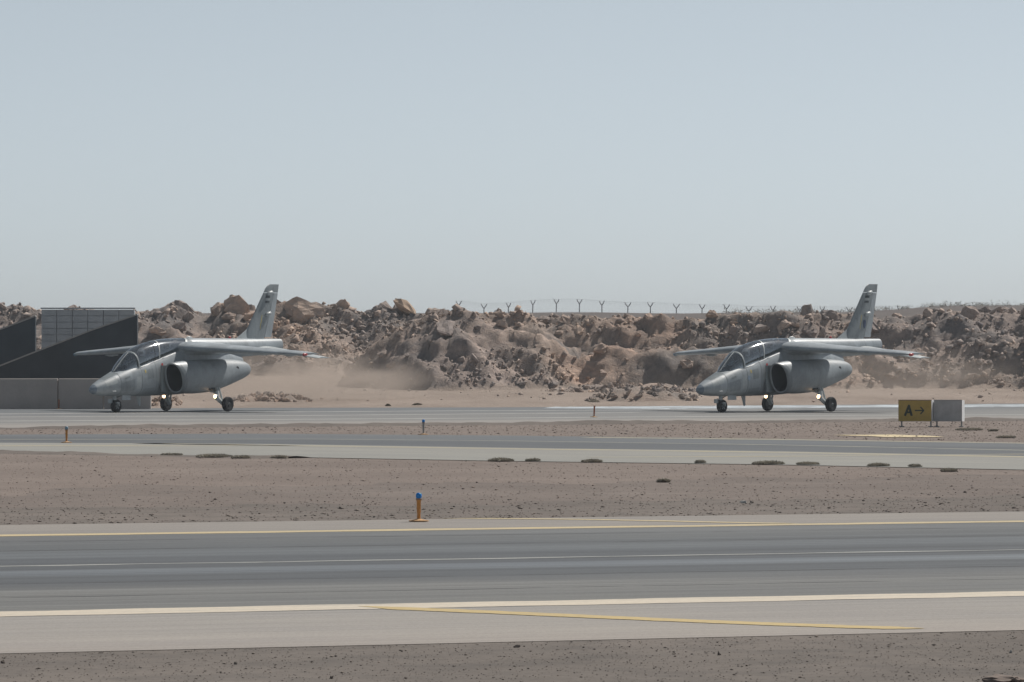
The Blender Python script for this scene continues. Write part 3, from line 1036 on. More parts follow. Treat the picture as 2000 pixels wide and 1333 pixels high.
Vt, Ft = [], []
r2 = np.random.default_rng(77)
for _ in range(420):
    X = r2.uniform(20, 75); d = r2.uniform(440, 500)
    px = 1000 + X / d * 9600
    zmax = CAM_H + (681 - (613 - 14 * ss(1600, 1900, px))) * 480 / 9600
    z = 2.4 + (zmax - 2.4) * ss(255, 480, d)
    hgt, wid = r2.uniform(0.1, 0.5), r2.uniform(0.2, 0.7)
    for _k in range(26):
        p = np.array([X + r2.normal(0, wid / 2), d + r2.normal(0, wid / 2), z + r2.uniform(0, 1) ** 1.5 * hgt])
        e1, e2 = r2.normal(0, 0.06, 3), r2.normal(0, 0.06, 3)
        k = len(Vt); Vt += [p, p + e1, p + e2]; Ft.append((k, k + 1, k + 2))
fs = tri_mesh('far_scrub', np.array(Vt), np.array(Ft), M['scrub'])
tag(fs, 'thin dark scrub along the far brown ridge at the right', 'scrub', kind='stuff')

# ------------------------------------------------------------------ perimeter fence on the rise
FD = 478.0
fk = FD / 9600
fence = empty('perimeter_fence', (0, FD, 0))
tag(fence, 'distant security fence of forked posts and wire strands above the bank', 'fence')
tops = []
post_px = [(897, 588), (944, 594), (990, 592), (1037, 587), (1084, 585), (1131, 585), (1177, 588), (1224, 591), (1271, 591), (1320, 594), (1367, 595), (1415, 595), (1463, 599), (1511, 598), (1560, 599), (1607, 599), (1655, 600), (1702, 599), (1755, 598), (1800, 601), (1848, 599)]
for px, py in sorted(post_px):
    X = (px - 1000) * fk; zt = CAM_H + (681 - py) * fk
    zb = zt - 2.9
    mb = MB()
    zf_ = zt - 0.42
    mb.tube([(0, 0, zb), (0, 0, zf_)], 0.055, 8)
    mb.tube([(0, 0, zf_ - 0.02), (-0.19, 0, zf_ + 0.2), (-0.31, 0, zt)], [0.055, 0.048, 0.042], 6)
    mb.tube([(0, 0, zf_ - 0.02), (0.19, 0, zf_ + 0.2), (0.31, 0, zt)], [0.055, 0.048, 0.042], 6)
    o = mb.build('post', M['fence'], fence)
    o.location.x = X
    o.rotation_euler = (0, R(rr.uniform(-2.5, 2.5)), R(rr.uniform(-50, 50)))
    tops.append((X, zt))
for lx, lean in ((876, 14), (930, 28)):
    X = (lx - 1000) * fk
    mb = MB().tube([(0, 0, 2.5), (0, 0, 5.6), (0.22, 0, 6.05)], 0.05, 6)
    o = mb.build('post', M['fence'], fence); o.location.x = X + 0.2; o.rotation_euler = (0, R(lean * 0.5), 0)
for lv in (-0.02, -0.2, -0.42, -0.66, -0.9, -1.15, -1.4):
    for sx in ((-0.3, 0.3) if lv > -0.1 else (0,)):
        mb = MB().tube([(X + sx, 0.0, z + lv) for X, z in tops], 0.004, 4, False)
        mb.build('wire', M['fence'], fence)
mb = MB()
for (Xa, za), (Xb, zb) in zip(tops[:-1], tops[1:]):
    pts = []
    for i in range(49):
        t = i / 48
        an = t * 2 * math.pi * 8
        pts.append((Xa + (Xb - Xa) * t + 0.12 * math.cos(an), 0.24 * math.cos(an), za + (zb - za) * t - 0.12 + 0.22 * math.sin(an)))
    mb.tube(pts, 0.004, 3, False)
mb.build('razor_wire', M['fence'], fence)

# ------------------------------------------------------------------ revetment walls at the left
wall = empty('low_concrete_wall', (0, 170.0, 0))
tag(wall, 'long low weathered concrete wall of jointed panels behind the left jet nose', 'wall')
joints = [-560, -430, -300, -160, -20, 114, 203, 296]
for a, b in zip(joints[:-1], joints[1:]):
    Xa, Xb = (a - 1000) / 9600 * 170, (b - 1000) / 9600 * 170
    mb = MB().box(((Xa + Xb) / 2, rr.uniform(-0.015, 0.015), 0.53), (Xb - Xa - 0.035, 0.3, 1.07 + rr.uniform(-0.012, 0.012)))
    o = mb.build('wall_panel', M['wall'], wall)
    bv = o.modifiers.new('bevel', 'BEVEL'); bv.width = 0.02; bv.segments = 1


def wing_wall(name, label, d, pts, mat, thick=0.4):
    """upright wall whose outline is given as picture points, with a coping on its sloping top"""
    q = [((px - 1000) / 9600 * d, CAM_H + (681 - py) * d / 9600) for px, py in pts]
    root = empty(name, (0, d, 0))
    n = len(q)
    top = q
    vs_ = [(x, 0, z) for x, z in top] + [(x, 0, -0.05) for x, z in top] + [(x, thick, z) for x, z in top] + [(x, thick, -0.05) for x, z in top]
    fs_ = []
    for i in range(n - 1):
        fs_ += [(i, i + 1, n + i + 1, n + i)[::-1], (2 * n + i, 2 * n + i + 1, 3 * n + i + 1, 3 * n + i), (i, i + 1, 2 * n + i + 1, 2 * n + i)]
    fs_ += [(0, n, 3 * n, 2 * n), (n - 1, 2 * n - 1, 4 * n - 1, 3 * n - 1)[::-1]]
    mb = MB(); mb.v = vs_; mb.f = fs_
    mb.build('wall_face', mat, root)
    mb = MB()
    for (xa, za), (xb, zb) in zip(top[:-1], top[1:]):
        l = math.hypot(xb - xa, zb - za); an = -math.atan2(zb - za, xb - xa)
        mb.box(((xa + xb) / 2, thick / 2, (za + zb) / 2 + 0.022), (l + 0.01, thick + 0.08, 0.05), Matrix.Rotation(an, 3, 'Y'))
    mb.build('coping', M['coping'], root)  # pale strip that paints the sun on the wall's top surface
    return tag(root, label, 'wall', 'dark sloping wing walls')


wing_wall('wing_wall', 'dark sloping wing wall with pale coping rising to the right behind the left jet', 174.0, [(-300, 815), (-120, 760), (0, 716), (66, 690), (100, 677), (180, 646), (268, 616)], M['bitumen'], 0.45)
wing_wall('wing_wall', 'dark blue wing wall at the left edge of the frame', 178.0, [(-260, 742), (0, 645), (69, 619)], M['bitumen_blue'], 0.35)
bw = empty('block_wall', (0, 183.0, 0))
tag(bw, 'grey blockwork wall in courses between the two dark wing walls', 'wall')
kx = 183.0 / 9600
Xa, Xb = (81 - 1000) * kx, (263 - 1000) * kx
ZT = CAM_H + (681 - 605) * kx
bwid, bhei = (Xb - Xa) / 6, 0.235
mats_b = M['block']
pm = MB().box(((Xa + Xb) / 2, 0.225, ZT / 2 - 0.02), (Xb - Xa - 0.02, 0.3, ZT - 0.02)).build('core', M['block'], bw)
bm_full = MB().box((0, 0, 0), (bwid - 0.02, 0.22, bhei - 0.016)).build('block', M['block'], bw).data
bm_half = MB().box((0, 0, 0), (bwid / 2 - 0.03, 0.22, bhei - 0.016)).build('block', M['block'], bw).data
for o in list(bw.children):
    if o.data in (bm_full, bm_half): bpy.data.objects.remove(o)
row = 0
z = ZT - bhei / 2
while z > 0.9:
    xx = Xa
    first_half = False
    k = 0
    while xx < Xb - 0.05:
        half = (first_half and k == 0) or (xx + bwid > Xb + 0.05)
        w_ = bwid / 2 if half else bwid
        o = link(bpy.data.objects.new('block', bm_half if half else bm_full), bw)
        o.location = (xx + w_ / 2, rr.uniform(-0.02, 0.02), z)
        xx += w_; k += 1
    z -= bhei; row += 1
MB().box(((Xa + Xb) / 2, 0.1, ZT + 0.045), (Xb - Xa + 0.04, 0.5, 0.05)).build('coping', M['block'], bw)

# ------------------------------------------------------------------ the jets
# jet frame: u = metres aft of the nose tip, v = metres to port, z = up


def P3(u, v, z):
    return (u, -v, z)


def cr(stations, sub=6):
    """Catmull-Rom through rows of parameters"""
    st = np.array(stations, float)
    out = []
    n = len(st)
    for i in range(n - 1):
        p0, p1, p2, p3 = st[max(i - 1, 0)], st[i], st[i + 1], st[min(i + 2, n - 1)]
        t10, t21, t32 = max(p1[0] - p0[0], 1e-3), p2[0] - p1[0], max(p3[0] - p2[0], 1e-3)
        m1 = (p2 - p0) / (t21 + (t10 if i > 0 else 0)) * t21 if i > 0 else (p2 - p1)
        m2 = (p3 - p1) / (t21 + t32) * t21 if i < n - 2 else (p2 - p1)
        for k in range(sub):
            t = k / sub
            h = (2 * t**3 - 3 * t**2 + 1, t**3 - 2 * t**2 + t, -2 * t**3 + 3 * t**2, t**3 - t**2)
            out.append(h[0] * p1 + h[1] * m1 + h[2] * p2 + h[3] * m2)
    out.append(st[-1])
    return np.array(out)


def ring(u, vc, hw, zb, zt, nt, nb, N=40, zc=None, du=None):
    zc = (zb + zt) / 2 if zc is None else zc
    pts = []
    for k in range(N):
        a = 2 * math.pi * k / N
        c, s = math.cos(a), math.sin(a)
        e = nt if s >= 0 else nb
        v = vc + hw * math.copysign(abs(c) ** (2 / e), c)
        z = zc + (zt - zc if s >= 0 else zc - zb) * math.copysign(abs(s) ** (2 / e), s)
        pts.append((u + (du(v) if du else 0), v, z))
    return pts


def loft(name, rings, mat, parent, cap0=True, cap1=True, smooth=40, drop=None):
    N = len(rings[0])
    vs_ = [P3(*p) for r in rings for p in r]
    fs_ = []
    for i in range(len(rings) - 1):
        for k in range(N):
            a, b = i * N + k, i * N + (k + 1) % N
            if drop:
                q = [rings[i][k], rings[i][(k + 1) % N], rings[i + 1][k], rings[i + 1][(k + 1) % N]]
                if drop(sum(x[0] for x in q) / 4, sum(x[1] for x in q) / 4, sum(x[2] for x in q) / 4): continue
            fs_.append((a, a + N, b + N, b))
    if cap0: fs_.append(tuple(range(N)))
    if cap1: fs_.append(tuple(range((len(rings) - 1) * N, len(rings) * N))[::-1])
    return mesh_obj(name, vs_, fs_, mat, parent, smooth)


def foil_t(x, tc):
    return 5 * tc * (0.2969 * math.sqrt(max(x, 0)) - 0.126 * x - 0.3516 * x * x + 0.2843 * x**3 - 0.1036 * x**4)


def foil(name, secs, mat, parent, xa=0.0, xb=1.0, kind='wing', n=14, cap=True, smooth=45):
    """secs: (span position, LE u, chord, thickness ratio, height z)"""
    rings_ = []
    for sp, le, ch, tc, zz in secs:
        r = []
        xs = [xb - (xb - xa) * (0.5 - 0.5 * math.cos(math.pi * i / n)) for i in range(n + 1)]
        up = [(x, foil_t(x, tc)) for x in xs]
        lo = [(x, -foil_t(x, tc)) for x in xs[::-1]]
        if xa <= 0: lo = lo[1:]
        for x, t in up + lo:
            if kind == 'wing': r.append((le + x * ch, sp, zz + t * ch + 0.02 * ch * math.sin(math.pi * x)))
            else: r.append((le + x * ch, t * ch, sp))
        rings_.append(r)
    return loft(name, rings_, mat, parent, cap, cap, smooth)


def disc_wheel(parent, u, v, z, r, w, side, tyre_name='tyre'):
    mb = MB()
    prof = [(r * 0.55, -w * 0.42), (r * 0.72, -w * 0.5), (r * 0.93, -w * 0.44), (r, -w * 0.2), (r, w * 0.2), (r * 0.93, w * 0.44), (r * 0.72, w * 0.5), (r * 0.55, w * 0.42)]
    mb.lathe(prof, P3(u, v, z), 'y', 28)
    mb.build('tyre', M['tyre'], parent, 35)
    mb = MB()
    prof = [(r * 0.56, -w * 0.40), (r * 0.5, -w * 0.30), (r * 0.2, -w * 0.36), (r * 0.14, -w * 0.52), (r * 0.14, w * 0.52), (r * 0.2, w * 0.36), (r * 0.5, w * 0.30), (r * 0.56, w * 0.40)]
    mb.lathe(prof, P3(u, v, z), 'y', 20)
    for k in range(6):
        a = k * math.pi / 3
        for s in (-1, 1):
            mb.box(P3(u + math.cos(a) * r * 0.34, v + s * w * 0.36, z + math.sin(a) * r * 0.34), (r * 0.36, 0.02, r * 0.11), Matrix.Rotation(-a, 3, 'Y'))
    mb.build('rim', M['metal'], parent, 35)


SILL = [(1.07, 1.27), (1.3, 1.31), (1.79, 1.41), (2.4, 1.56), (2.98, 1.72), (3.6, 1.89), (4.31, 2.06), (4.85, 2.18)]
CTOP = [(1.18, 1.315), (1.5, 1.60), (1.86, 1.89), (2.26, 2.11), (2.76, 2.26), (3.26, 2.35), (3.7, 2.395), (4.17, 2.42), (4.85, 2.42)]
sill = lambda u: float(np.interp(u, [s[0] for s in SILL], [s[1] for s in SILL]))
_ct = cr(CTOP, 8)
ctop = lambda u: float(np.interp(u, _ct[:, 0], _ct[:, 1]))


def chw(u):
    return float(np.interp(u, [1.18, 1.5, 2.0, 3.0, 4.2, 4.85], [0.10, 0.30, 0.40, 0.43, 0.44, 0.43]))


def canopy_pt(u, phi, grow=0.0):
    """phi -90..90 over the top; the rear edge leans forward towards the sill"""
    zs, zt, hw = sill(u) - 0.015, ctop(u), chw(u)
    e = 2 / 2.3
    s, c = math.sin(phi), math.cos(phi)
    return (u, (hw + grow) * math.copysign(abs(s) ** e, s), zs + (max(zt - zs, 0.003) + grow) * abs(c) ** e)


def glazing(name, ua, ub, parent, mat, lean=0.0, lean_a=0.0, n=12, K=28, grow=0.0):
    vs_, fs_ = [], []
    for i in range(n + 1):
        for k in range(K + 1):
            phi = -math.pi / 2 + math.pi * k / K
            f = abs(phi) / (math.pi / 2)
            u0 = ua - lean_a * f; u1 = ub - lean * f
            vs_.append(P3(*canopy_pt(u0 + (u1 - u0) * i / n, phi, grow)))
    for i in range(n):
        for k in range(K):
            a = i * (K + 1) + k
            fs_.append((a, a + 1, a + K + 2, a + K + 1))
    return mesh_obj(name, vs_, fs_, mat, parent, 180)


def hoop(name, ua, ub, lean, parent, mat, grow=0.012, K=28):
    """frame band round the canopy with real thickness"""
    vs_, fs_ = [], []
    prof = [(ua, grow), (ub, grow), (ub, -0.02), (ua, -0.02)]
    for k in range(K + 1):
        phi = -math.pi / 2 + math.pi * k / K
        f = abs(phi) / (math.pi / 2)
        for u, g in prof:
            vs_.append(P3(*canopy_pt(u - lean * f, phi, g)))
    for k in range(K):
        for m in range(4):
            a, b = k * 4 + m, k * 4 + (m + 1) % 4
            fs_.append((a, b, b + 4, a + 4))
    mb = MB(); mb.v = vs_; mb.f = fs_
    return mb.build(name, mat, parent, 50)


def make_jet():
    J = empty('training_jet')
    # ---- fuselage
    st = [  # u, hw, zb, zt, n_top, n_bot
        (0.00, 0.025, 0.715, 0.765, 2, 2), (0.05, 0.085, 0.66, 0.82, 2, 2), (0.18, 0.165, 0.60, 0.915, 2, 2.1), (0.5, 0.275, 0.555, 1.06, 2.1, 2.2), (0.9, 0.36, 0.54, 1.21, 2.3, 2.3),
        (1.3, 0.44, 0.535, 1.36, 2.5, 2.4), (1.8, 0.50, 0.53, 1.54, 2.7, 2.5), (2.4, 0.545, 0.53, 1.72, 2.7, 2.6), (3.0, 0.57, 0.535, 1.90, 2.7, 2.7), (3.6, 0.585, 0.545, 2.08, 2.7, 2.8),
        (4.2, 0.59, 0.56, 2.22, 2.8, 2.8), (4.8, 0.58, 0.60, 2.26, 3.0, 2.8), (5.4, 0.57, 0.67, 2.22, 3, 2.7), (6.2, 0.52, 0.82, 2.16, 2.8, 2.5), (7.0, 0.42, 1.02, 2.05, 2.5, 2.4), (7.65, 0.33, 1.17, 1.93, 2.2, 2.2)]
    pr = cr(st, 5)
    rings_ = [ring(u, 0, hw, zb, zt, nt, nb, 48, zc=zb + (zt - zb) * (0.5 if u < 1 else 0.42)) for u, hw, zb, zt, nt, nb in pr]
    drop = lambda u, v, z: 1.42 < u < 4.6 and abs(v) < chw(u) - 0.03 and z > sill(u) - 0.13
    nose_cut = [r for r in rings_ if r[0][0] <= 0.19]
    fus = loft('fuselage', rings_[len(nose_cut) - 1:], M['jet'], J, False, True, 45, drop)
    loft('nose_cone', nose_cut, M['radome'], J, True, False, 180)
    # cockpit tub under the opening
    vs_, fs_ = [], []
    us = np.linspace(1.38, 4.66, 14)
    for u in us:
        w = chw(u) - 0.05
        vs_ += [P3(u, w, sill(u) - 0.02), P3(u, w * 0.9, sill(u) - 0.62), P3(u, -w * 0.9, sill(u) - 0.62), P3(u, -w, sill(u) - 0.02)]
    for i in range(13):
        for k in range(3):
            a = 4 * i + k
            fs_.append((a, a + 1, a + 5, a + 4))
    fs_ += [(3, 2, 1, 0), (52, 53, 54, 55)]
    mesh_obj('cockpit_tub', vs_, fs_, M['tub'], fus)
    # instrument hoods
    for ua, ub, dz in ((1.46, 2.02, 0.07), (2.86, 3.12, 0.22)):
        mb = MB()
        w = chw((ua + ub) / 2) - 0.06
        mb.box(P3((ua + ub) / 2, 0, sill((ua + ub) / 2) - 0.14 + dz / 2), (ub - ua, 2 * w, 0.28 + dz), None, 0.8)
        mb.build('instrument_hood', M['black'], fus)
    # access panels and stencils lying on the skin
    def skin_patch(name, u0, u1, a0, a1, mat, lift=0.003):
        vs_, fs_ = [], []
        n_ = 5
        for i in range(n_ + 1):
            u = u0 + (u1 - u0) * i / n_
            hw, zb, zt, nt, nb = [float(np.interp(u, pr[:, 0], pr[:, c])) for c in range(1, 6)]
            zc = zb + (zt - zb) * (0.5 if u < 1 else 0.42)
            for j in range(n_ + 1):
                a = R(a0 + (a1 - a0) * j / n_)
                c, sn = math.cos(a), math.sin(a)
                e = nt if sn >= 0 else nb
                v = (hw + lift) * math.copysign(abs(c) ** (2 / e), c)
                z = zc + ((zt - zc if sn >= 0 else zc - zb) + lift) * math.copysign(abs(sn) ** (2 / e), sn)
                vs_.append(P3(u, v, z))
        for i in range(n_):
            for j in range(n_):
                k = i * (n_ + 1) + j
                fs_.append((k, k + n_ + 1, k + n_ + 2, k + 1))
        return mesh_obj(name, vs_, fs_, mat, fus, 180)
    skin_patch('access_panel', 0.52, 0.98, 8, 48, M['jet_light'])
    skin_patch('access_panel', 1.16, 1.72, -28, 10, M['jet_nacelle'])
    skin_patch('access_panel', 1.80, 2.00, -20, 14, M['jet_light'])
    skin_patch('access_panel', 2.12, 2.68, -50, -22, M['jet_nacelle'])
    skin_patch('access_panel', 2.30, 2.60, 2, 26, M['jet_fin'])
    skin_patch('anti_glare_panel', 0.55, 1.16, 62, 118, M['jet_dark'])
    skin_patch('stencil', 1.30, 1.52, 20, 27, M['jet_dark'], 0.005)
    skin_patch('stencil', 2.20, 2.26, 18, 28, M['yellow_mark'], 0.006)
    skin_patch('stencil', 3.02, 3.10, 22, 30, M['red'], 0.006)
    # seams round the nose and body
    for us_ in (1.12, 2.05, 2.74):
        row_ = [np.interp(q_, pr[:, 0], pr[:, i]) for q_ in (us_, us_ + 0.014) for i in range(1, 6)]
        rr_ = []
        for j, q_ in enumerate((us_, us_ + 0.014)):
            hw, zb, zt, nt, nb = row_[5 * j:5 * j + 5]
            for g in ((0.0, 0.003) if j == 0 else (0.003, 0.0)):
                rr_.append(ring(q_, 0, hw + g, zb - g, zt + g, nt, nb, 48, zc=zb + (zt - zb) * (0.5 if us_ < 1 else 0.42)))
        loft('panel_seam', rr_, M['seam'], fus, False, False, 60, drop)
    # ---- tail boom
    bt = [(4.72, 0.36, 1.80, 2.385, 2.6, 2.4), (4.9, 0.43, 1.78, 2.42, 2.6, 2.4), (5.4, 0.43, 1.75, 2.43, 2.6, 2.4), (6.2, 0.40, 1.75, 2.43, 2.5, 2.4), (7.2, 0.35, 1.77, 2.425, 2.4, 2.3), (8.2, 0.29, 1.82, 2.42, 2.4, 2.3), (9.2, 0.225, 1.88, 2.42, 2.4, 2.3), (10.0, 0.18, 1.94, 2.42, 2.4, 2.3)]
    rings_ = [ring(u, 0, hw, zb, zt, nt, nb, 40) for u, hw, zb, zt, nt, nb in cr(bt, 4)]
    boom = loft('tail_boom', rings_, M['jet'], J, True, True, 40)
    mb = MB().lathe([(0.10, 0.0), (0.11, 0.03), (0.10, 0.06)], P3(10.0, 0, 2.16), 'x', 16)
    mb.build('tail_cap', M['jet_dark'], boom, 30)
    # ---- glazing
    ws = glazing('windscreen', 1.19, 1.95, J, M['glass'], 0.0, 0.0, 8)
    hoop('windscreen_arch', 1.96, 2.0, -0.05, ws, M['jet_light'])
    cp = glazing('canopy', 2.01, 4.80, J, M['glass'], 0.48, -0.05, 22)
    hoop('canopy_frame', 3.22, 3.27, 0.22, cp, M['jet_light'], 0.008)
    hoop('canopy_frame', 4.76, 4.86, 0.48, cp, M['jet_light'], 0.014)
    hoop('canopy_cord', 2.95, 2.965, 0.14, cp, M['black'], 0.004)
    # sill rails
    for s in (1, -1):
        pts = [P3(u, s * (chw(u) + 0.012), sill(u) - 0.02) for u in np.linspace(1.22, 4.34, 26)]
        MB().tube(pts, 0.018, 6).build('sill_rail', M['jet'], cp, 60)
    pts = [P3(u, 0, ctop(u) + 0.004) for u in np.linspace(1.2, 1.95, 10)]
    MB().tube(pts, 0.016, 6).build('windscreen_post', M['jet_light'], ws, 60)
    # ---- engine nacelles with raked intakes
    for s in (1, -1):
        nc = [  # u, vc, hw, zb, zt, n
            (3.16, 0.895, 0.262, 0.635, 1.60, 2.15), (3.22, 0.895, 0.278, 0.62, 1.62, 2.15), (3.6, 0.87, 0.315, 0.61, 1.66, 2.2), (4.2, 0.80, 0.39, 0.60, 1.70, 2.4), (5.0, 0.72, 0.45, 0.63, 1.72, 2.4), (5.6, 0.68, 0.46, 0.71, 1.73, 2.3),
            (6.2, 0.63, 0.42, 0.83, 1.73, 2.2), (6.7, 0.59, 0.40, 0.95, 1.72, 2.1), (7.05, 0.56, 0.375, 1.04, 1.69, 2.1), (7.28, 0.54, 0.33, 1.11, 1.65, 2.1), (7.44, 0.53, 0.26, 1.18, 1.58, 2.1), (7.52, 0.525, 0.16, 1.27, 1.50, 2.0), (7.545, 0.52, 0.04, 1.37, 1.41, 2.0)]
        rake = lambda v, k, z=1.12: (0.85 * (abs(v) - 0.895) + 0.26 * (1.12 - z)) * k
        flat_in = lambda v, vc, k: v if v > vc else vc - (vc - v) * (1 - 0.42 * k)
        body = []
        for u, vc, hw, zb, zt, nn in cr(nc, 5):
            k = max(0.0, 1 - (u - 3.16) / 1.6)
            body.append([(p[0] + rake(p[1], k, p[2]), s * flat_in(p[1], vc, k), p[2]) for p in ring(u, vc, hw, zb, zt, nn, nn, 36)])
        lipi = [(p[0] + 0.015 + rake(p[1], 1, p[2]), s * flat_in(p[1], 0.90, 1), p[2]) for p in ring(3.16, 0.90, 0.212, 0.675, 1.56, 2.3, 2.3, 36)]
        nl = 7
        nac = loft('engine_nacelle', body[nl:], M['jet_nacelle'], J, False, True, 50)
        loft('intake_lip', [lipi] + body[:nl + 1], M['jet_lip'], nac, False, False, 50)
        duct = []
        for u, k, g in ((3.175, 1, 1.0), (3.5, 0.8, 0.93), (4.0, 0.4, 0.85), (4.6, 0.0, 0.75)):
            duct.append([(p[0] + rake(p[1], k, p[2]), s * flat_in(p[1], 0.90 - 0.1 * (u - 3.17), 1), p[2]) for p in ring(u, 0.90 - 0.1 * (u - 3.17), 0.212 * g, 1.1175 - 0.4425 * g, 1.1175 + 0.4425 * g, 2.3, 2.3, 36)])
        loft('intake_duct', duct, M['duct'], nac, False, True, 60)
        # splitter plate between intake and body
        MB().box(P3(3.12, s * 0.66, 1.1), (0.52, 0.05, 0.86), Matrix.Rotation(R(-s * 4), 3, 'Z')).build('splitter_plate', M['jet_dark'], nac)
        # small auxiliary vent on the rear cowling
        mb = MB().lathe([(0.075, -0.02), (0.075, 0.012)], (0, 0, 0), 'y', 14)
        o = mb.build('vent', M['black'], nac)
        o.location = P3(6.45, s * 0.985, 1.42)
        for uu in (4.05, 5.55):
            pass
    # ---- exhaust
    mb = MB().lathe([(0.30, 0.0), (0.29, 0.22), (0.25, 0.22), (0.24, 0.02)], P3(7.6, 0, 1.42), 'x', 28)
    mb.build('exhaust_nozzle', M['nozzle'], J, 40)
    # ---- wings
    for s in (1, -1):
        secs = [(0.35, 3.98, 2.35, 0.145, 2.115), (0.62, 4.02, 2.28, 0.145, 2.10), (1.6, 4.22, 2.0, 0.14, 2.055), (3.0, 4.50, 1.62, 0.13, 1.985), (4.4, 4.78, 1.23, 0.125, 1.92), (4.72, 4.85, 1.13, 0.115, 1.905), (4.86, 4.98, 0.95, 0.07, 1.90)]
        S3 = [(s * a, b, c, d, e) for a, b, c, d, e in secs]
        w = foil('wing', S3, M['jet'], J, 0.0, 0.745)
        inter = lambda y: [s * y] + [float(np.interp(y, [q[0] for q in secs], [q[i] for q in secs])) for i in (1, 2, 3, 4)]
        foil('flap', [inter(y) for y in (0.64, 1.6, 3.0)], M['jet'], w, 0.757, 1.0, n=6)
        foil('aileron', [inter(y) for y in (3.03, 4.4, 4.66)], M['jet_light'], w, 0.757, 1.0, n=6)
        foil('wing_tip', [inter(y) for y in (4.69, 4.72, 4.86)], M['jet_light'], w, 0.757, 1.0, n=6)
        mb = MB().lathe([(0.012, -0.11), (0.04, -0.08), (0.055, 0.0), (0.04, 0.09), (0.01, 0.16)], P3(5.08, s * 4.86, 1.885), 'x', 12)
        mb.build('navigation_light', M['red'] if s > 0 else M['light_pale'], w, 60)
        # wing root fairing
        fr = [(3.75, 0.0, 0.50, 1.75, 2.05), (4.1, 0.0, 0.66, 1.70, 2.22), (5.0, 0.0, 0.70, 1.66, 2.30), (5.9, 0, 0.66, 1.68, 2.28), (6.7, 0.0, 0.46, 1.74, 2.2)]
        # hinge fairings under the flaps
        for y in (1.5, 2.7, 3.8):
            le, ch = inter(y)[1], inter(y)[2]
            zz = inter(y)[4]
            mb = MB().lathe([(0.008, -0.34), (0.04, -0.15), (0.045, 0.05), (0.008, 0.34)], P3(le + ch * 0.74, s * y, zz - 0.075 * ch * 0.8), 'x', 8)
            mb.build('hinge_fairing', M['jet'], w, 60)
    rf = [ring(u, 0, hw, zb, zt, 2.6, 3.0, 32) for u, hw, zb, zt in cr([(4.0, 0.40, 1.95, 2.2), (4.2, 0.60, 1.84, 2.27), (5.0, 0.66, 1.82, 2.33), (5.9, 0.62, 1.82, 2.32), (6.9, 0.38, 1.86, 2.28)], 5)]
    loft('wing_fairing', rf, M['jet'], J, True, True, 60)
    # ---- tailplanes, swept down
    for s in (1, -1):
        S3 = [(s * a, b, c, d, e) for a, b, c, d, e in [(0.17, 8.40, 1.42, 0.10, 2.08), (0.6, 8.55, 1.30, 0.10, 2.02), (1.6, 8.88, 1.02, 0.09, 1.87), (2.22, 9.08, 0.84, 0.08, 1.775), (2.32, 9.18, 0.70, 0.05, 1.765)]]
        foil('tailplane', S3, M['jet_light'], J)
    # ---- fin: local sections along z
    fin_rows = [(2.30, 8.02, 9.52), (2.72, 8.22, 9.635), (3.2, 8.57, 9.75), (3.7, 8.93, 9.87), (3.97, 9.13, 9.93)]
    hinge = 0.70
    secs = [(z, a, b - a, 0.105 - 0.012 * i / 4, 0) for i, (z, a, b) in enumerate(fin_rows)]
    fin = foil('fin', secs, M['jet_fin'], J, 0.0, hinge, 'fin')
    rsecs = [(z if i else 2.47, a, b - a, t, 0) for i, (z, a, b, t, _) in enumerate([(q[0], q[1], q[1] + q[2], q[3], 0) for q in secs])]
    rsecs[0] = (2.47, 8.10, 1.47, 0.104, 0)
    foil('rudder', rsecs, M['jet'], fin, hinge + 0.012, 1.0, 'fin', 6)
    foil('fin_tip', [(3.985, 9.14, 0.795, 0.09, 0), (4.12, 9.235, 0.72, 0.088, 0), (4.20, 9.32, 0.65, 0.08, 0), (4.265, 9.45, 0.535, 0.05, 0)], M['jet_fin'], fin, 0, 1, 'fin')
    # dorsal fillet
    mb = MB()
    vs_ = [P3(7.60, 0, 2.40), P3(8.45, 0.085, 2.39), P3(8.45, -0.085, 2.39), P3(8.34, 0.02, 2.86), P3(8.34, -0.02, 2.86), P3(8.22, 0, 2.74)]
    mb.v = vs_; mb.f = [(0, 1, 3, 5), (0, 5, 4, 2), (1, 2, 4, 3), (5, 3, 4)]
    mb.build('dorsal_fillet', M['jet_light'], fin)

    def fin_at(u, z):
        le = np.interp(z, [q[0] for q in fin_rows], [q[1] for q in fin_rows]); te = np.interp(z, [q[0] for q in fin_rows], [q[2] for q in fin_rows])
        return foil_t((u - le) / (te - le), 0.10) * (te - le)
    for (u, z) in ((9.30, 3.26), (9.40, 3.97)):
        mb = MB().lathe([(0.01, -0.16), (0.05, -0.12), (0.07, -0.02), (0.055, 0.10), (0.02, 0.15)], (0, 0, 0), 'x', 12)
        t = fin_at(u, min(z, 3.95))
        o = mb.build('fairing', M['jet_light'], fin, 60)
        o.location = P3(u, t + 0.045, z); o.rotation_euler = (0, R(-18), 0)
        mb2 = MB().tube([P3(u, 0.0, z), P3(u, t + 0.05, z)], 0.04, 8)
        mb2.build('fairing_stub', M['jet'], fin)

    def decal(name, poly, mat, lift=0.004):
        k = len(poly)
        vs_ = [P3(u, fin_at(u, z) + lift, z) for u, z in poly] + [P3(u, fin_at(u, z) - 0.01, z) for u, z in poly]
        fs_ = [tuple(range(k))] + [(i, (i + 1) % k, k + (i + 1) % k, k + i) for i in range(k)]
        mb = MB(); mb.v = vs_; mb.f = fs_
        return mb.build(name, mat, fin)
    decal('flag_stripe', [(9.20, 3.80), (9.44, 3.80), (9.46, 3.88), (9.23, 3.88)], M['flag_dark'])
    decal('flag_stripe', [(9.18, 3.715), (9.42, 3.715), (9.44, 3.79), (9.20, 3.79)], M['flag_light'])
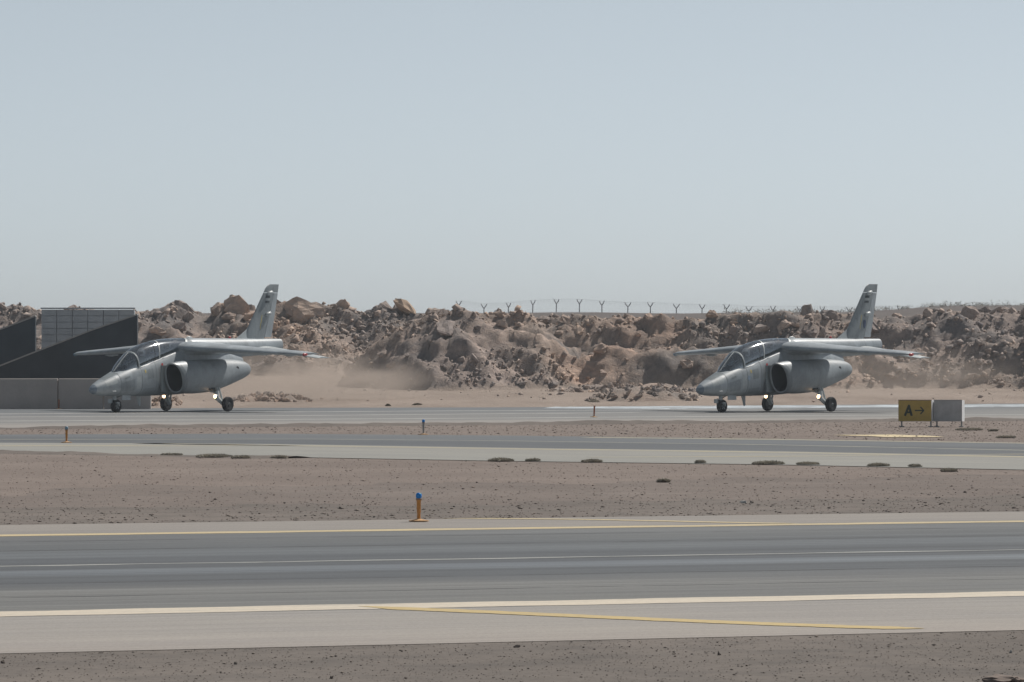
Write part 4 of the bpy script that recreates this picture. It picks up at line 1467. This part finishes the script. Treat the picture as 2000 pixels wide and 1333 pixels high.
    decal('flag_stripe', [(9.16, 3.63), (9.40, 3.63), (9.42, 3.70), (9.18, 3.70)], M['flag_dark'])
    decal('camouflage_patch', [(8.66, 3.30), (8.90, 3.26), (9.06, 3.56), (9.12, 3.90), (8.93, 3.68)], M['jet_dark'], 0.003)  # darker slanting patch near the leading edge
    zig = [(8.98, 3.22), (8.93, 3.10), (8.935, 3.02), (8.885, 2.90), (8.86, 2.80), (8.875, 2.75)]
    decal('stencil', zig + [(u + 0.028, z + 0.004) for u, z in zig[::-1]], M['yellow_mark'])
    # ---- undercarriage
    ng = MB()
    ng.tube([P3(1.28, 0, 0.66), P3(1.26, 0, 0.40)], 0.07, 10)
    ng.tube([P3(1.26, 0, 0.42), P3(1.27, 0, 0.30)], 0.038, 10)
    ng.box(P3(1.28, 0, 0.315), (0.11, 0.30, 0.05))
    for s in (1, -1):
        ng.tube([P3(1.28, s * 0.135, 0.32), P3(1.33, s * 0.135, 0.215)], 0.024, 8)
    ng.tube([P3(1.27, 0, 0.44), P3(1.62, 0, 0.58)], 0.022, 8)
    ng.tube([P3(1.18, 0, 0.44), P3(1.12, 0, 0.36), P3(1.2, 0, 0.30)], 0.016, 6)
    ngo = ng.build('nose_gear_leg', M['metal'], J, 40)
    disc_wheel(ngo, 1.33, 0.0, 0.215, 0.215, 0.16, 1)
    MB().box(P3(1.58, 0.22, 0.49), (0.44, 0.022, 0.16)).build('gear_door', M['jet'], ngo)
    MB().box(P3(1.17, -0.10, 0.37), (0.06, 0.16, 0.13)).build('taxi_lamp', M['metal'], ngo)
    for s in (1, -1):
        mg = MB()
        mg.tube([P3(5.30, s * 0.78, 1.08), P3(5.34, s * 0.90, 0.92)], [0.09, 0.085], 10)
        mg.tube([P3(5.34, s * 0.90, 0.94), P3(5.28, s * 1.04, 0.66), P3(5.26, s * 1.08, 0.40)], [0.10, 0.085, 0.072], 12)
        mg.tube([P3(5.26, s * 1.08, 0.44), P3(5.50, s * 1.14, 0.245)], [0.075, 0.062], 10)
        mg.tube([P3(5.50, s * 1.12, 0.245), P3(5.53, s * 1.36, 0.245)], 0.035, 10)
        mg.tube([P3(5.46, s * 0.98, 0.82), P3(5.50, s * 1.12, 0.34)], [0.035, 0.03], 8)
        mg.tube([P3(5.2, s * 0.62, 0.72), P3(5.27, s * 1.04, 0.62)], 0.03, 8)
        mgo = mg.build('main_gear_leg', M['strut'], J, 40)
        disc_wheel(mgo, 5.53, s * 1.31, 0.245, 0.245, 0.17, s)
        mb = MB().lathe([(0.055, 0.10), (0.075, 0.0), (0.07, -0.01)], P3(5.15, s * 1.085, 0.50), 'x', 14)
        mb.build('lamp_housing', M['metal'], mgo, 40)
        mb = MB().lathe([(0.066, -0.012), (0.045, -0.034), (0.015, -0.044)], P3(5.15, s * 1.085, 0.50), 'x', 14)
        mb.build('landing_light', M['lamp'], mgo, 60)
        MB().box(P3(5.30, s * 0.93, 0.80), (0.30, 0.03, 0.34), Matrix.Rotation(R(s * 22), 3, 'X')).build('gear_door', M['jet_light'], mgo)
        # open wheel bay in the nacelle flank
        mb = MB().lathe([(0.15, -0.03), (0.15, 0.03)], (0, 0, 0), 'y', 16)
        o = mb.build('wheel_bay', M['duct'], J)
        o.location = P3(4.98, s * 1.015, 0.80); o.rotation_euler = (R(-s * 38), 0, 0); o.scale = (1.2, 1, 0.75)
    # ---- small fittings
    mb = MB(); mb.v = [P3(2.36, 0.012, 0.56), P3(2.58, 0.012, 0.56), P3(2.58, 0.006, 0.22), P3(2.50, 0.006, 0.20), P3(2.36, -0.012, 0.56), P3(2.58, -0.012, 0.56), P3(2.58, -0.006, 0.22), P3(2.50, -0.006, 0.20)]
    mb.f = [(0, 1, 2, 3), (7, 6, 5, 4), (0, 3, 7, 4), (1, 5, 6, 2), (3, 2, 6, 7), (0, 4, 5, 1)]
    mb.build('blade_antenna', M['jet_light'], J)
    MB().lathe([(0.055, 0.0), (0.05, 0.04), (0.03, 0.085), (0.008, 0.10)], P3(7.28, 0, 2.405), 'z', 12).build('beacon', M['red'], J, 60)
    mb = MB().lathe([(0.01, -0.16), (0.05, -0.08), (0.06, 0.02), (0.02, 0.16)], P3(5.12, 0, 2.435), 'x', 10)
    mb.build('antenna_fairing', M['jet_light'], J, 60)
    MB().lathe([(0.035, 0), (0.03, 0.02)], P3(0.95, 0.352, 0.86), 'y', 12)
    MB().tube([P3(0.86, 0.33, 0.72), P3(0.84, 0.40, 0.70), P3(0.66, 0.41, 0.70)], 0.016, 6).build('pitot_probe', M['strut'], J)
    # ---- cockpit fit-out
    for u, dz in ((2.62, 0.0), (3.98, 0.0)):
        b = sill(u)
        mb = MB()
        mb.box(P3(u - 0.02, 0, b - 0.52), (0.36, 0.42, 0.12))
        mb.box(P3(u + 0.20, 0, b - 0.12), (0.12, 0.40, 0.62), Matrix.Rotation(R(14), 3, 'Y'))
        so = mb.build('ejection_seat', M['seat'], J)
        MB().box(P3(u + 0.27, 0, b + 0.24), (0.12, 0.30, 0.20), Matrix.Rotation(R(14), 3, 'Y'), 0.85).build('headrest', M['black'], so)
    mb = MB(); b = sill(1.86)
    mb.box(P3(1.86, 0, b + 0.19), (0.02, 0.17, 0.20), Matrix.Rotation(R(35), 3, 'Y'))
    h = mb.build('head_up_display', M['hud'], J)
    MB().box(P3(1.84, 0, b + 0.06), (0.14, 0.18, 0.09)).build('display_base', M['black'], h)
    return J


JET_A = make_jet()
JET_A.location = (-13.66, 159.0, 0.012)
JET_A.rotation_euler = (0, 0, R(55))
JET_B = copy_tree(JET_A)
JET_B.location = (5.98, 159.0, 0.012)
JET_B.rotation_euler = (0, 0, R(50))
tag(JET_A, 'grey two seat training jet at the left in front of the dark wing wall', 'jet', 'two grey training jets taxiing')
tag(JET_B, 'grey two seat training jet at the right beside the yellow taxi sign', 'jet', 'two grey training jets taxiing')

# marks that only the right jet shows
fin_b = [c for c in JET_B.children if c.name.startswith('fin') and not c.name.startswith('fin_')][0]
mb = MB()
cs = [(9.07, 2.98), (9.10, 3.05), (9.18, 3.06), (9.22, 2.98), (9.20, 2.84), (9.13, 2.76), (9.08, 2.84)]
mb.v = [P3(u, 0.066 + 0.0, z) for u, z in cs] + [P3(u, 0.03, z) for u, z in cs]
mb.f = [tuple(range(7))] + [(i, (i + 1) % 7, 7 + (i + 1) % 7, 7 + i) for i in range(7)]
mb.build('crest', M['crest'], fin_b)
mb = MB().lathe([(0.085, -0.02), (0.085, 0.006)], (0, 0, 0), 'y', 18)
o = mb.build('roundel', M['roundel'], JET_B); o.location = P3(2.12, 0.508, 1.12)


# ------------------------------------------------------------------ aircrew
def crew_mesh():
    bm = bmesh.new()
    # joints (forward = -x), hip at origin
    J_ = {'hip': (0, 0, 0), 'belly': (0.02, 0, 0.18), 'chest': (0.05, 0, 0.38), 'neck': (0.06, 0, 0.52), 'head': (0.04, 0, 0.62), 'crown': (0.03, 0, 0.72)}
    rad = {'hip': (.15, .12), 'belly': (.14, .11), 'chest': (.17, .125), 'neck': (.062, .062), 'head': (.085, .095), 'crown': (.06, .07)}
    E_ = [('hip', 'belly'), ('belly', 'chest'), ('chest', 'neck'), ('neck', 'head'), ('head', 'crown')]
    for s, t in ((1, 'l'), (-1, 'r')):
        for nm, p, r in (('sh', (0.05, .17 * s, .43), .075), ('el', (-0.06, .235 * s, .20), .055), ('wr', (-0.27, .16 * s, .16), .04), ('pa', (-0.335, .13 * s, .165), .042),
                         ('hj', (-0.05, .10 * s, -.02), .095), ('kn', (-0.44, .13 * s, .05), .07), ('an', (-0.60, .12 * s, -.20), .048), ('to', (-0.74, .12 * s, -.20), .042)):
            J_[nm + t] = p; rad[nm + t] = (r, r)
        for k in range(4):
            a = -0.03 + 0.02 * k
            J_['f%d%s' % (k, t)] = (-0.385, .13 * s + a * s, .165 - 0.01 * k); rad['f%d%s' % (k, t)] = (.010, .010)
            J_['g%d%s' % (k, t)] = (-0.405, .13 * s + a * s, .125 + 0.004 * k); rad['g%d%s' % (k, t)] = (.009, .009)
            E_ += [('pa' + t, 'f%d%s' % (k, t)), ('f%d%s' % (k, t), 'g%d%s' % (k, t))]
        J_['th' + t] = (-0.35, .085 * s, .14); rad['th' + t] = (.011, .011)
        E_ += [('pa' + t, 'th' + t), ('chest', 'sh' + t), ('sh' + t, 'el' + t), ('el' + t, 'wr' + t), ('wr' + t, 'pa' + t), ('hip', 'hj' + t), ('hj' + t, 'kn' + t), ('kn' + t, 'an' + t), ('an' + t, 'to' + t)]
    names = list(J_)
    vv = {k: bm.verts.new(J_[k]) for k in names}
    bm.verts.index_update()
    for a, b in E_: bm.edges.new((vv[a], vv[b]))
    me = bpy.data.meshes.new('person_skin')
    bm.to_mesh(me); bm.free()
    o = bpy.data.objects.new('person_skin', me); COL.objects.link(o)
    sk = o.modifiers.new('skin', 'SKIN')
    sd = me.skin_vertices[0].data
    for i, k in enumerate(names): sd[i].radius = rad[k]
    sd[0].use_root = True
    sub = o.modifiers.new('sub', 'SUBSURF'); sub.levels = 1; sub.render_levels = 1
    dg = bpy.context.evaluated_depsgraph_get()
    out = bpy.data.meshes.new_from_object(o.evaluated_get(dg))
    bpy.data.objects.remove(o)
    out.materials.clear(); out.materials.append(M['suit'])
    for p in out.polygons: p.use_smooth = True
    return out


crew = crew_mesh()


def add_person(jet, u, label, dv=0.0, turn=0.0):
    o = bpy.data.objects.new('person', crew)
    link(o)
    seat_z = sill(u) - (0.33 if u < 3 else 0.43)
    loc = Matrix.Rotation(jet.rotation_euler.z, 3, 'Z') @ Vector(P3(u, dv, seat_z)) + jet.location
    o.location = loc
    o.rotation_euler = (0, 0, jet.rotation_euler.z)
    tag(o, label, 'person', 'jet crew in helmets')
    # helmet shell, visor, mask
    vs_, fs_ = [], []
    mb = MB()
    prof = [(0.05, 0.155), (0.10, 0.125), (0.132, 0.06), (0.138, 0.0), (0.128, -0.06), (0.11, -0.10)]
    mb.lathe(prof[::-1], (0.03, 0, 0.655), 'z', 20)
    mb.build('helmet', M['helmet'], o, 180)
    mb = MB()
    for i in range(9):
        a = R(-62 + 15.5 * i)
        for z, r in ((0.70, 0.144), (0.655, 0.150), (0.605, 0.142)):
            mb.v.append((0.03 - r * math.cos(a), r * math.sin(a), z))
        if i:
            k = 3 * i
            mb.f += [(k - 3, k, k + 1, k - 2), (k - 2, k + 1, k + 2, k - 1)]
    mb.build('visor', M['visor'], o, 180)
    mb = MB().lathe([(0.05, 0.0), (0.045, -0.05), (0.025, -0.07)], (-0.085, 0, 0.585), 'x', 12)
    mb.build('oxygen_mask', M['black'], o, 60)
    return o


add_person(JET_A, 2.60, 'person in a pale helmet in the front cockpit of the left jet')
add_person(JET_A, 3.96, 'person in a pale helmet in the rear cockpit of the left jet')
add_person(JET_B, 2.60, 'person in a pale helmet in the front cockpit of the right jet')
add_person(JET_B, 3.96, 'person in a pale helmet in the rear cockpit of the right jet')


# ------------------------------------------------------------------ taxiway lights
def taxi_light(px, py, label, post='light_orange', lens='light_blue', h=0.345, lean=0.0, base=0.12):
    x, y = gp(px, py)
    root = empty('taxiway_light', (x, y, 0.012), R(rr.uniform(-40, 40)))
    root.rotation_euler.y = lean
    mb = MB().lathe([(base, 0.0), (base, 0.012), (0.05, 0.022), (0.035, 0.03)], (0, 0, 0), 'z', 20)
    mb.build('base_plate', M['light_base'], root, 40)
    mb = MB().lathe([(0.022, 0.02), (0.021, 0.10), (0.025, 0.11), (0.026, h - 0.10), (0.034, h - 0.09), (0.034, h - 0.085)], (0, 0, 0), 'z', 16)
    mb.build('stem', M[post], root, 40)
    mb = MB().lathe([(0.035, h - 0.087), (0.037, h - 0.07), (0.030, h - 0.066)], (0, 0, 0), 'z', 16)
    mb.build('collar', M['light_collar'], root, 40)
    if lens:
        mb = MB().lathe([(0.031, h - 0.068), (0.037, h - 0.045), (0.036, h - 0.02), (0.026, h - 0.004), (0.008, h)], (0, 0, 0), 'z', 16)
        mb.build('lens', M[lens], root, 60)
    tag(root, label, 'taxiway light', 'elevated taxiway edge lights')


taxi_light(818, 1020.5, 'nearest orange taxiway edge light with bright blue lens', h=0.345)
taxi_light(130, 866, 'orange taxiway edge light with faded blue lens at the left', lens='light_pale', h=0.36)
taxi_light(827, 850.5, 'slim taxiway edge light with blue lens on the far gravel strip', post='leg', h=0.37)
taxi_light(1160, 816, 'rusty red brown taxiway light stub without lens on the far paving', post='light_rust', lens=None, h=0.42, lean=R(3))
taxi_light(115, 800, 'rusty taxiway light in front of the low concrete wall', post='light_rust', lens=None, h=0.40)


# ------------------------------------------------------------------ taxi signs
def sign(px, label, face, width, text, yaw=-15):
    x, y = gp(px, 834.5)
    root = empty('taxiway_sign', (x, y, 0.0), R(yaw))
    h0, h1, t = 0.15, 0.715, 0.40
    MB().box((0, t / 2, (h0 + h1) / 2), (width, t, h1 - h0)).build('casing', M['sign_white'], root)
    fc = MB().box((0, -0.006, (h0 + h1) / 2), (width - 0.012, 0.016, h1 - h0 - 0.012)).build('face', face, root)
    for sx in (-1, 1):
        MB().tube([(sx * width * 0.44, t / 2, 0.0), (sx * width * 0.44, t / 2, h0 + 0.02)], 0.022, 8).build('leg', M['leg'], root)
        MB().box((sx * width * 0.44, t / 2, 0.012), (0.12, 0.16, 0.02)).build('foot', M['leg'], root)
    MB().box((0, -0.004, h1 + 0.006), (width + 0.006, 0.03, 0.016)).build('top_trim', M['light_collar'] if text else M['leg'], root)
    if text:
        zc = (h0 + h1) / 2 + 0.01
        f = -0.0165

        def bar(a, b, w, name_mb):
            a, b = Vector(a), Vector(b)
            d = (b - a).normalized(); n = Vector((-d.y, d.x)) * w / 2
            q = [a - n, b - n, b + n, a + n]
            name_mb.add([(p.x, f, p.y) for p in q] + [(p.x, f + 0.004, p.y) for p in q], [(0, 1, 2, 3), (7, 6, 5, 4), (0, 4, 5, 1), (1, 5, 6, 2), (2, 6, 7, 3), (3, 7, 4, 0)])
        A = MB()
        bar((-0.27, zc - 0.145), (-0.155, zc + 0.145), 0.062, A)
        bar((-0.165, zc + 0.145), (-0.085, zc - 0.145), 0.062, A)
        bar((-0.235, zc - 0.05), (-0.105, zc - 0.05), 0.05, A)
        A.build('letter', M['sign_black'], fc)
        B = MB()
        bar((0.0, zc + 0.0), (0.235, zc + 0.0), 0.036, B)
        bar((0.15, zc + 0.095), (0.245, zc - 0.004), 0.036, B)
        bar((0.15, zc - 0.095), (0.245, zc + 0.004), 0.036, B)
        B.build('arrow', M['sign_black'], fc)
    tag(root, label, 'sign', 'pair of taxiway signs')


sign(1787, 'yellow taxiway sign with black letter A and right arrow', M['sign_yellow'], 0.90, True)
sign(1851.5, 'blank grey taxiway sign panel right of the yellow sign', M['sign_grey'], 0.76, False)


# ------------------------------------------------------------------ scrub and stones
def scrub(px, py, wpx, hpx, label, mat='scrub', seed=0, n=None):
    x, y = gp(px, py)
    s = y / 9600
    w, h = wpx * s, hpx * s * 0.62
    r = np.random.default_rng(seed + int(px))
    n = n or int(400 + 40 * wpx)
    Vt, Ft = [], []
    a = r.uniform(0, 2 * np.pi, n); rad = np.sqrt(r.uniform(0, 1, n))
    lump = 0.6 + 0.4 * np.sin(a * 3 + seed) * rad
    bx = np.cos(a) * rad * w / 2; by = np.sin(a) * rad * w / 2.5
    top = (1 - rad ** 2) * h * (0.5 + 0.5 * r.uniform(0, 1, n)) * (0.7 + 0.3 * lump) + 0.01
    hz = r.uniform(0, 1, n) * top
    for i in range(n):
        l = r.uniform(0.02, 0.055)
        d = np.array([np.cos(a[i]) * 0.6 + r.normal(0, 0.5), np.sin(a[i]) * 0.6 + r.normal(0, 0.5), r.uniform(0.2, 1.2)]); d /= np.linalg.norm(d)
        e = np.cross(d, r.normal(0, 1, 3)); e = e / np.linalg.norm(e) * r.uniform(0.006, 0.016)
        p = np.array([bx[i], by[i], hz[i]])
        k = len(Vt)
        Vt += [p - e, p + e, p + d * l]
        Ft.append((k, k + 1, k + 2))
    # woody mound under the twigs
    o = mesh_obj('scrub_clump', Vt, Ft, M[mat])
    o.location = (x, y, 0.006)
    tag(o, label, 'scrub', 'dark scrub clumps at the gravel edge')
    mv, mf = [], []
    K = 16
    for j, (rr_, zz) in enumerate(((1.0, -0.01), (0.8, 0.35), (0.5, 0.6), (0.15, 0.75))):
        for k in range(K):
            t = 2 * math.pi * k / K
            q = rr_ * (1 + 0.2 * math.sin(3 * t + seed) + 0.1 * r.normal())
            mv.append((math.cos(t) * q * w / 2 * 0.8, math.sin(t) * q * w / 3.0, max(-0.01, zz * h * 0.45 * (0.75 + 0.25 * math.sin(2 * t + seed)))))
    for j in range(3):
        for k in range(K):
            a_ = j * K + k; b_ = j * K + (k + 1) % K
            mf.append((a_, b_, b_ + K, a_ + K))
    mf.append(tuple(range(3 * K, 4 * K)))
    mesh_obj('soil_mound', mv, mf, M['gravel'], o, 180)
    return o


SC = [(418, 894, 70, 8, 'widest dark scrub clump on the gravel edge below the left jet main wheels'), (470, 896, 34, 6, 'small scrub clump just right of the widest clump below the left jet'),
      (335, 891, 40, 4, 'low flat scrub left of the widest clump below the left jet'),
      (545, 896, 30, 4, 'thin scrub clump on the gravel edge below the left jet wing tip'),
      (978, 902, 46, 9, 'scrub clump at the gravel edge nearly in the middle of the frame'), (1041, 902, 26, 5, 'tiny scrub clump right of the middle of the frame'),
      (1156, 904, 38, 8, 'rounded scrub clump below the rusty light stub'), (1368, 906, 18, 7, 'narrow upright scrub clump below the right jet nose'),
      (1500, 908, 60, 9, 'wide scrub clump below the right jet starboard wheel'), (1578, 909, 42, 6, 'flat scrub clump below the right jet port wheel'),
      (1716, 912, 40, 8, 'scrub clump at the gravel edge below left of the taxi sign'), (1787, 913.5, 22, 6, 'small scrub clump directly below the taxi sign'),
      (1853, 922, 30, 6, 'scrub clump at the gravel edge below right of the blank sign'),
      (1296, 943, 22, 8, 'lone dark tuft on open gravel between the taxiways')]
for i, (a, b, c, d, l) in enumerate(SC): scrub(a, b, c, d, l, seed=i)
scrub(1893, 841, 52, 5, 'dark dry scrub lying just right of the blank sign', seed=31)
scrub(1940, 843, 18, 4, 'small dark tuft further right of the blank sign', seed=32)
scrub(1965, 856, 36, 4, 'dark scrub strip at the far right edge of the frame', seed=33)
scrub(815, 793, 20, 9, 'small dry bush at the sand edge between the jets', 'scrub_pale', seed=34)
scrub(758, 794, 9, 8, 'tiny dry bush left of the small dry bush on the sand edge', 'scrub_pale', seed=35)
scrub(1160, 789, 26, 20, 'dark bush at the left end of the long rubble heap', 'scrub', seed=36)
scrub(1062, 782, 12, 12, 'small upright dry bush on the sand left of the long rubble heap', 'scrub', seed=37)

STN = [(1452, 984, 16, 8, 'pale stone lying on the gravel beside a dark stone', 'sign_white'), (1468, 984, 11, 6, 'dark stone beside the pale stone on the gravel', 'stone_dark'),
       (1308, 946, 6, 4, 'small dark stone beside the lone tuft on the gravel', 'stone_dark'), (828, 982, 0, 0, '', ''),
       (420, 977, 8, 5, 'small dark stone on the gravel left of the nearest light', 'stone_dark'), (666, 995, 12, 7, 'dark stone on the grey verge left of the nearest light', 'stone_dark'),
       (6, 1297, 12, 9, 'dark stone at the left edge of the foreground gravel', 'stone_near'), (460, 1299, 10, 8, 'dark stone in the foreground gravel at the left', 'stone_near'), (648, 1327, 14, 9, 'dark stone at the bottom edge of the foreground gravel', 'stone_near'),
       (1010, 1266, 16, 7, 'flat dark stone in the foreground gravel under the shoulder', 'stone_near'), (1404, 1281, 11, 9, 'dark stone in the foreground gravel right of centre', 'stone_near'), (1974, 1277, 9, 9, 'pale stone at the right edge of the foreground gravel', 'sign_white')]
for i, (px, py, w, h, l, m) in enumerate(STN):
    if not w: continue
    x, y = gp(px, py); s = y / 9600
    me = rock_mesh('stone', 700 + i, M['rock'], n=14, sub=1, rough=0.08)
    o = link(bpy.data.objects.new('stone', me))
    o.scale = (w * s / 2, w * s / 2 * 0.8, h * s * 0.6)
    o.location = (x, y, h * s * 0.35)
    o.rotation_euler = (0.1, 0.15, i)
    tag(o, l, 'stone', 'single stones on the gravel')
    me.materials.clear()
    me.materials.append(M['coping'] if m == 'sign_white' else M['gravel_dark'])
x, y = gp(1960, 1335)
me = rock_mesh('earth_clod', 801, M['gravel'], n=24, sub=2, rough=0.16)
o = link(bpy.data.objects.new('earth_clod', me)); o.location = (x, y, 0.02); o.scale = (0.15, 0.2, 0.04)
tag(o, 'lump of earth in the bottom right corner of the foreground gravel', 'earth clod')


# ------------------------------------------------------------------ blown dust and haze
def dust(name, label, loc, size, dens, seed):
    m = bpy.data.materials.new(name)
    m.use_nodes = True
    N, L = m.node_tree.nodes, m.node_tree.links
    N.remove(N['Principled BSDF'])
    out = [n for n in N if n.type == 'OUTPUT_MATERIAL'][0]
    pv = N.new('ShaderNodeVolumePrincipled')
    pv.inputs['Color'].default_value = rgb(0.86, 0.72, 0.62)
    pv.inputs['Anisotropy'].default_value = 0.2
    t = N.new('ShaderNodeTexCoord')
    ln = N.new('ShaderNodeVectorMath'); ln.operation = 'LENGTH'
    L.new(t.outputs['Object'], ln.inputs[0])
    fall = N.new('ShaderNodeMapRange'); fall.inputs['From Min'].default_value = 1.0; fall.inputs['From Max'].default_value = 0.25
    fall.interpolation_type = 'SMOOTHSTEP'
    L.new(ln.outputs['Value'], fall.inputs['Value'])
    ns = noise_n(N, L, coords(N, L, 'Object', (2.2, 1.2, 1.6)), 1.3, 4, 0.6, 0.4)
    nr = N.new('ShaderNodeMapRange'); nr.inputs['From Min'].default_value = 0.36; nr.inputs['From Max'].default_value = 0.68
    L.new(ns, nr.inputs['Value'])
    mu = N.new('ShaderNodeMath'); mu.operation = 'MULTIPLY'
    L.new(fall.outputs['Result'], mu.inputs[0]); L.new(nr.outputs['Result'], mu.inputs[1])
    mu2 = N.new('ShaderNodeMath'); mu2.operation = 'MULTIPLY'; mu2.inputs[1].default_value = dens
    L.new(mu.outputs[0], mu2.inputs[0])
    L.new(mu2.outputs[0], pv.inputs['Density'])
    L.new(pv.outputs[0], out.inputs['Volume'])
    bm = bmesh.new(); bmesh.ops.create_icosphere(bm, subdivisions=3, radius=1.0)
    me = bpy.data.meshes.new(name); bm.to_mesh(me); bm.free(); me.materials.append(m)
    o = link(bpy.data.objects.new(name, me))
    o.location = loc; o.scale = size; o.rotation_euler = (0, 0, seed)
    tag(o, label, 'dust', kind='stuff')
    return o


dust('blown_dust', 'tan dust blown up behind the left jet', (-8.2, 192.0, 0.55), (6.5, 9.0, 1.9), 0.33, 0.0)
dust('blown_dust', 'thin dust drifting behind the right jet tail', (14.5, 196.0, 0.8), (6.5, 9.0, 1.9), 0.10, 0.4)

hm = bpy.data.materials.new('haze')
hm.use_nodes = True
N, L = hm.node_tree.nodes, hm.node_tree.links
N.remove(N['Principled BSDF'])
pv = N.new('ShaderNodeVolumePrincipled')
pv.inputs['Color'].default_value = rgb(0.84, 0.92, 1.0)
pv.inputs['Density'].default_value = 0.00030
L.new(pv.outputs[0], [n for n in N if n.type == 'OUTPUT_MATERIAL'][0].inputs['Volume'])
mb = MB().box((0, 1480, 5.0), (3200, 3200, 12.5))
hz = mb.build('haze', hm)
tag(hz, 'thin pale air haze over the whole airfield', 'haze', kind='stuff')
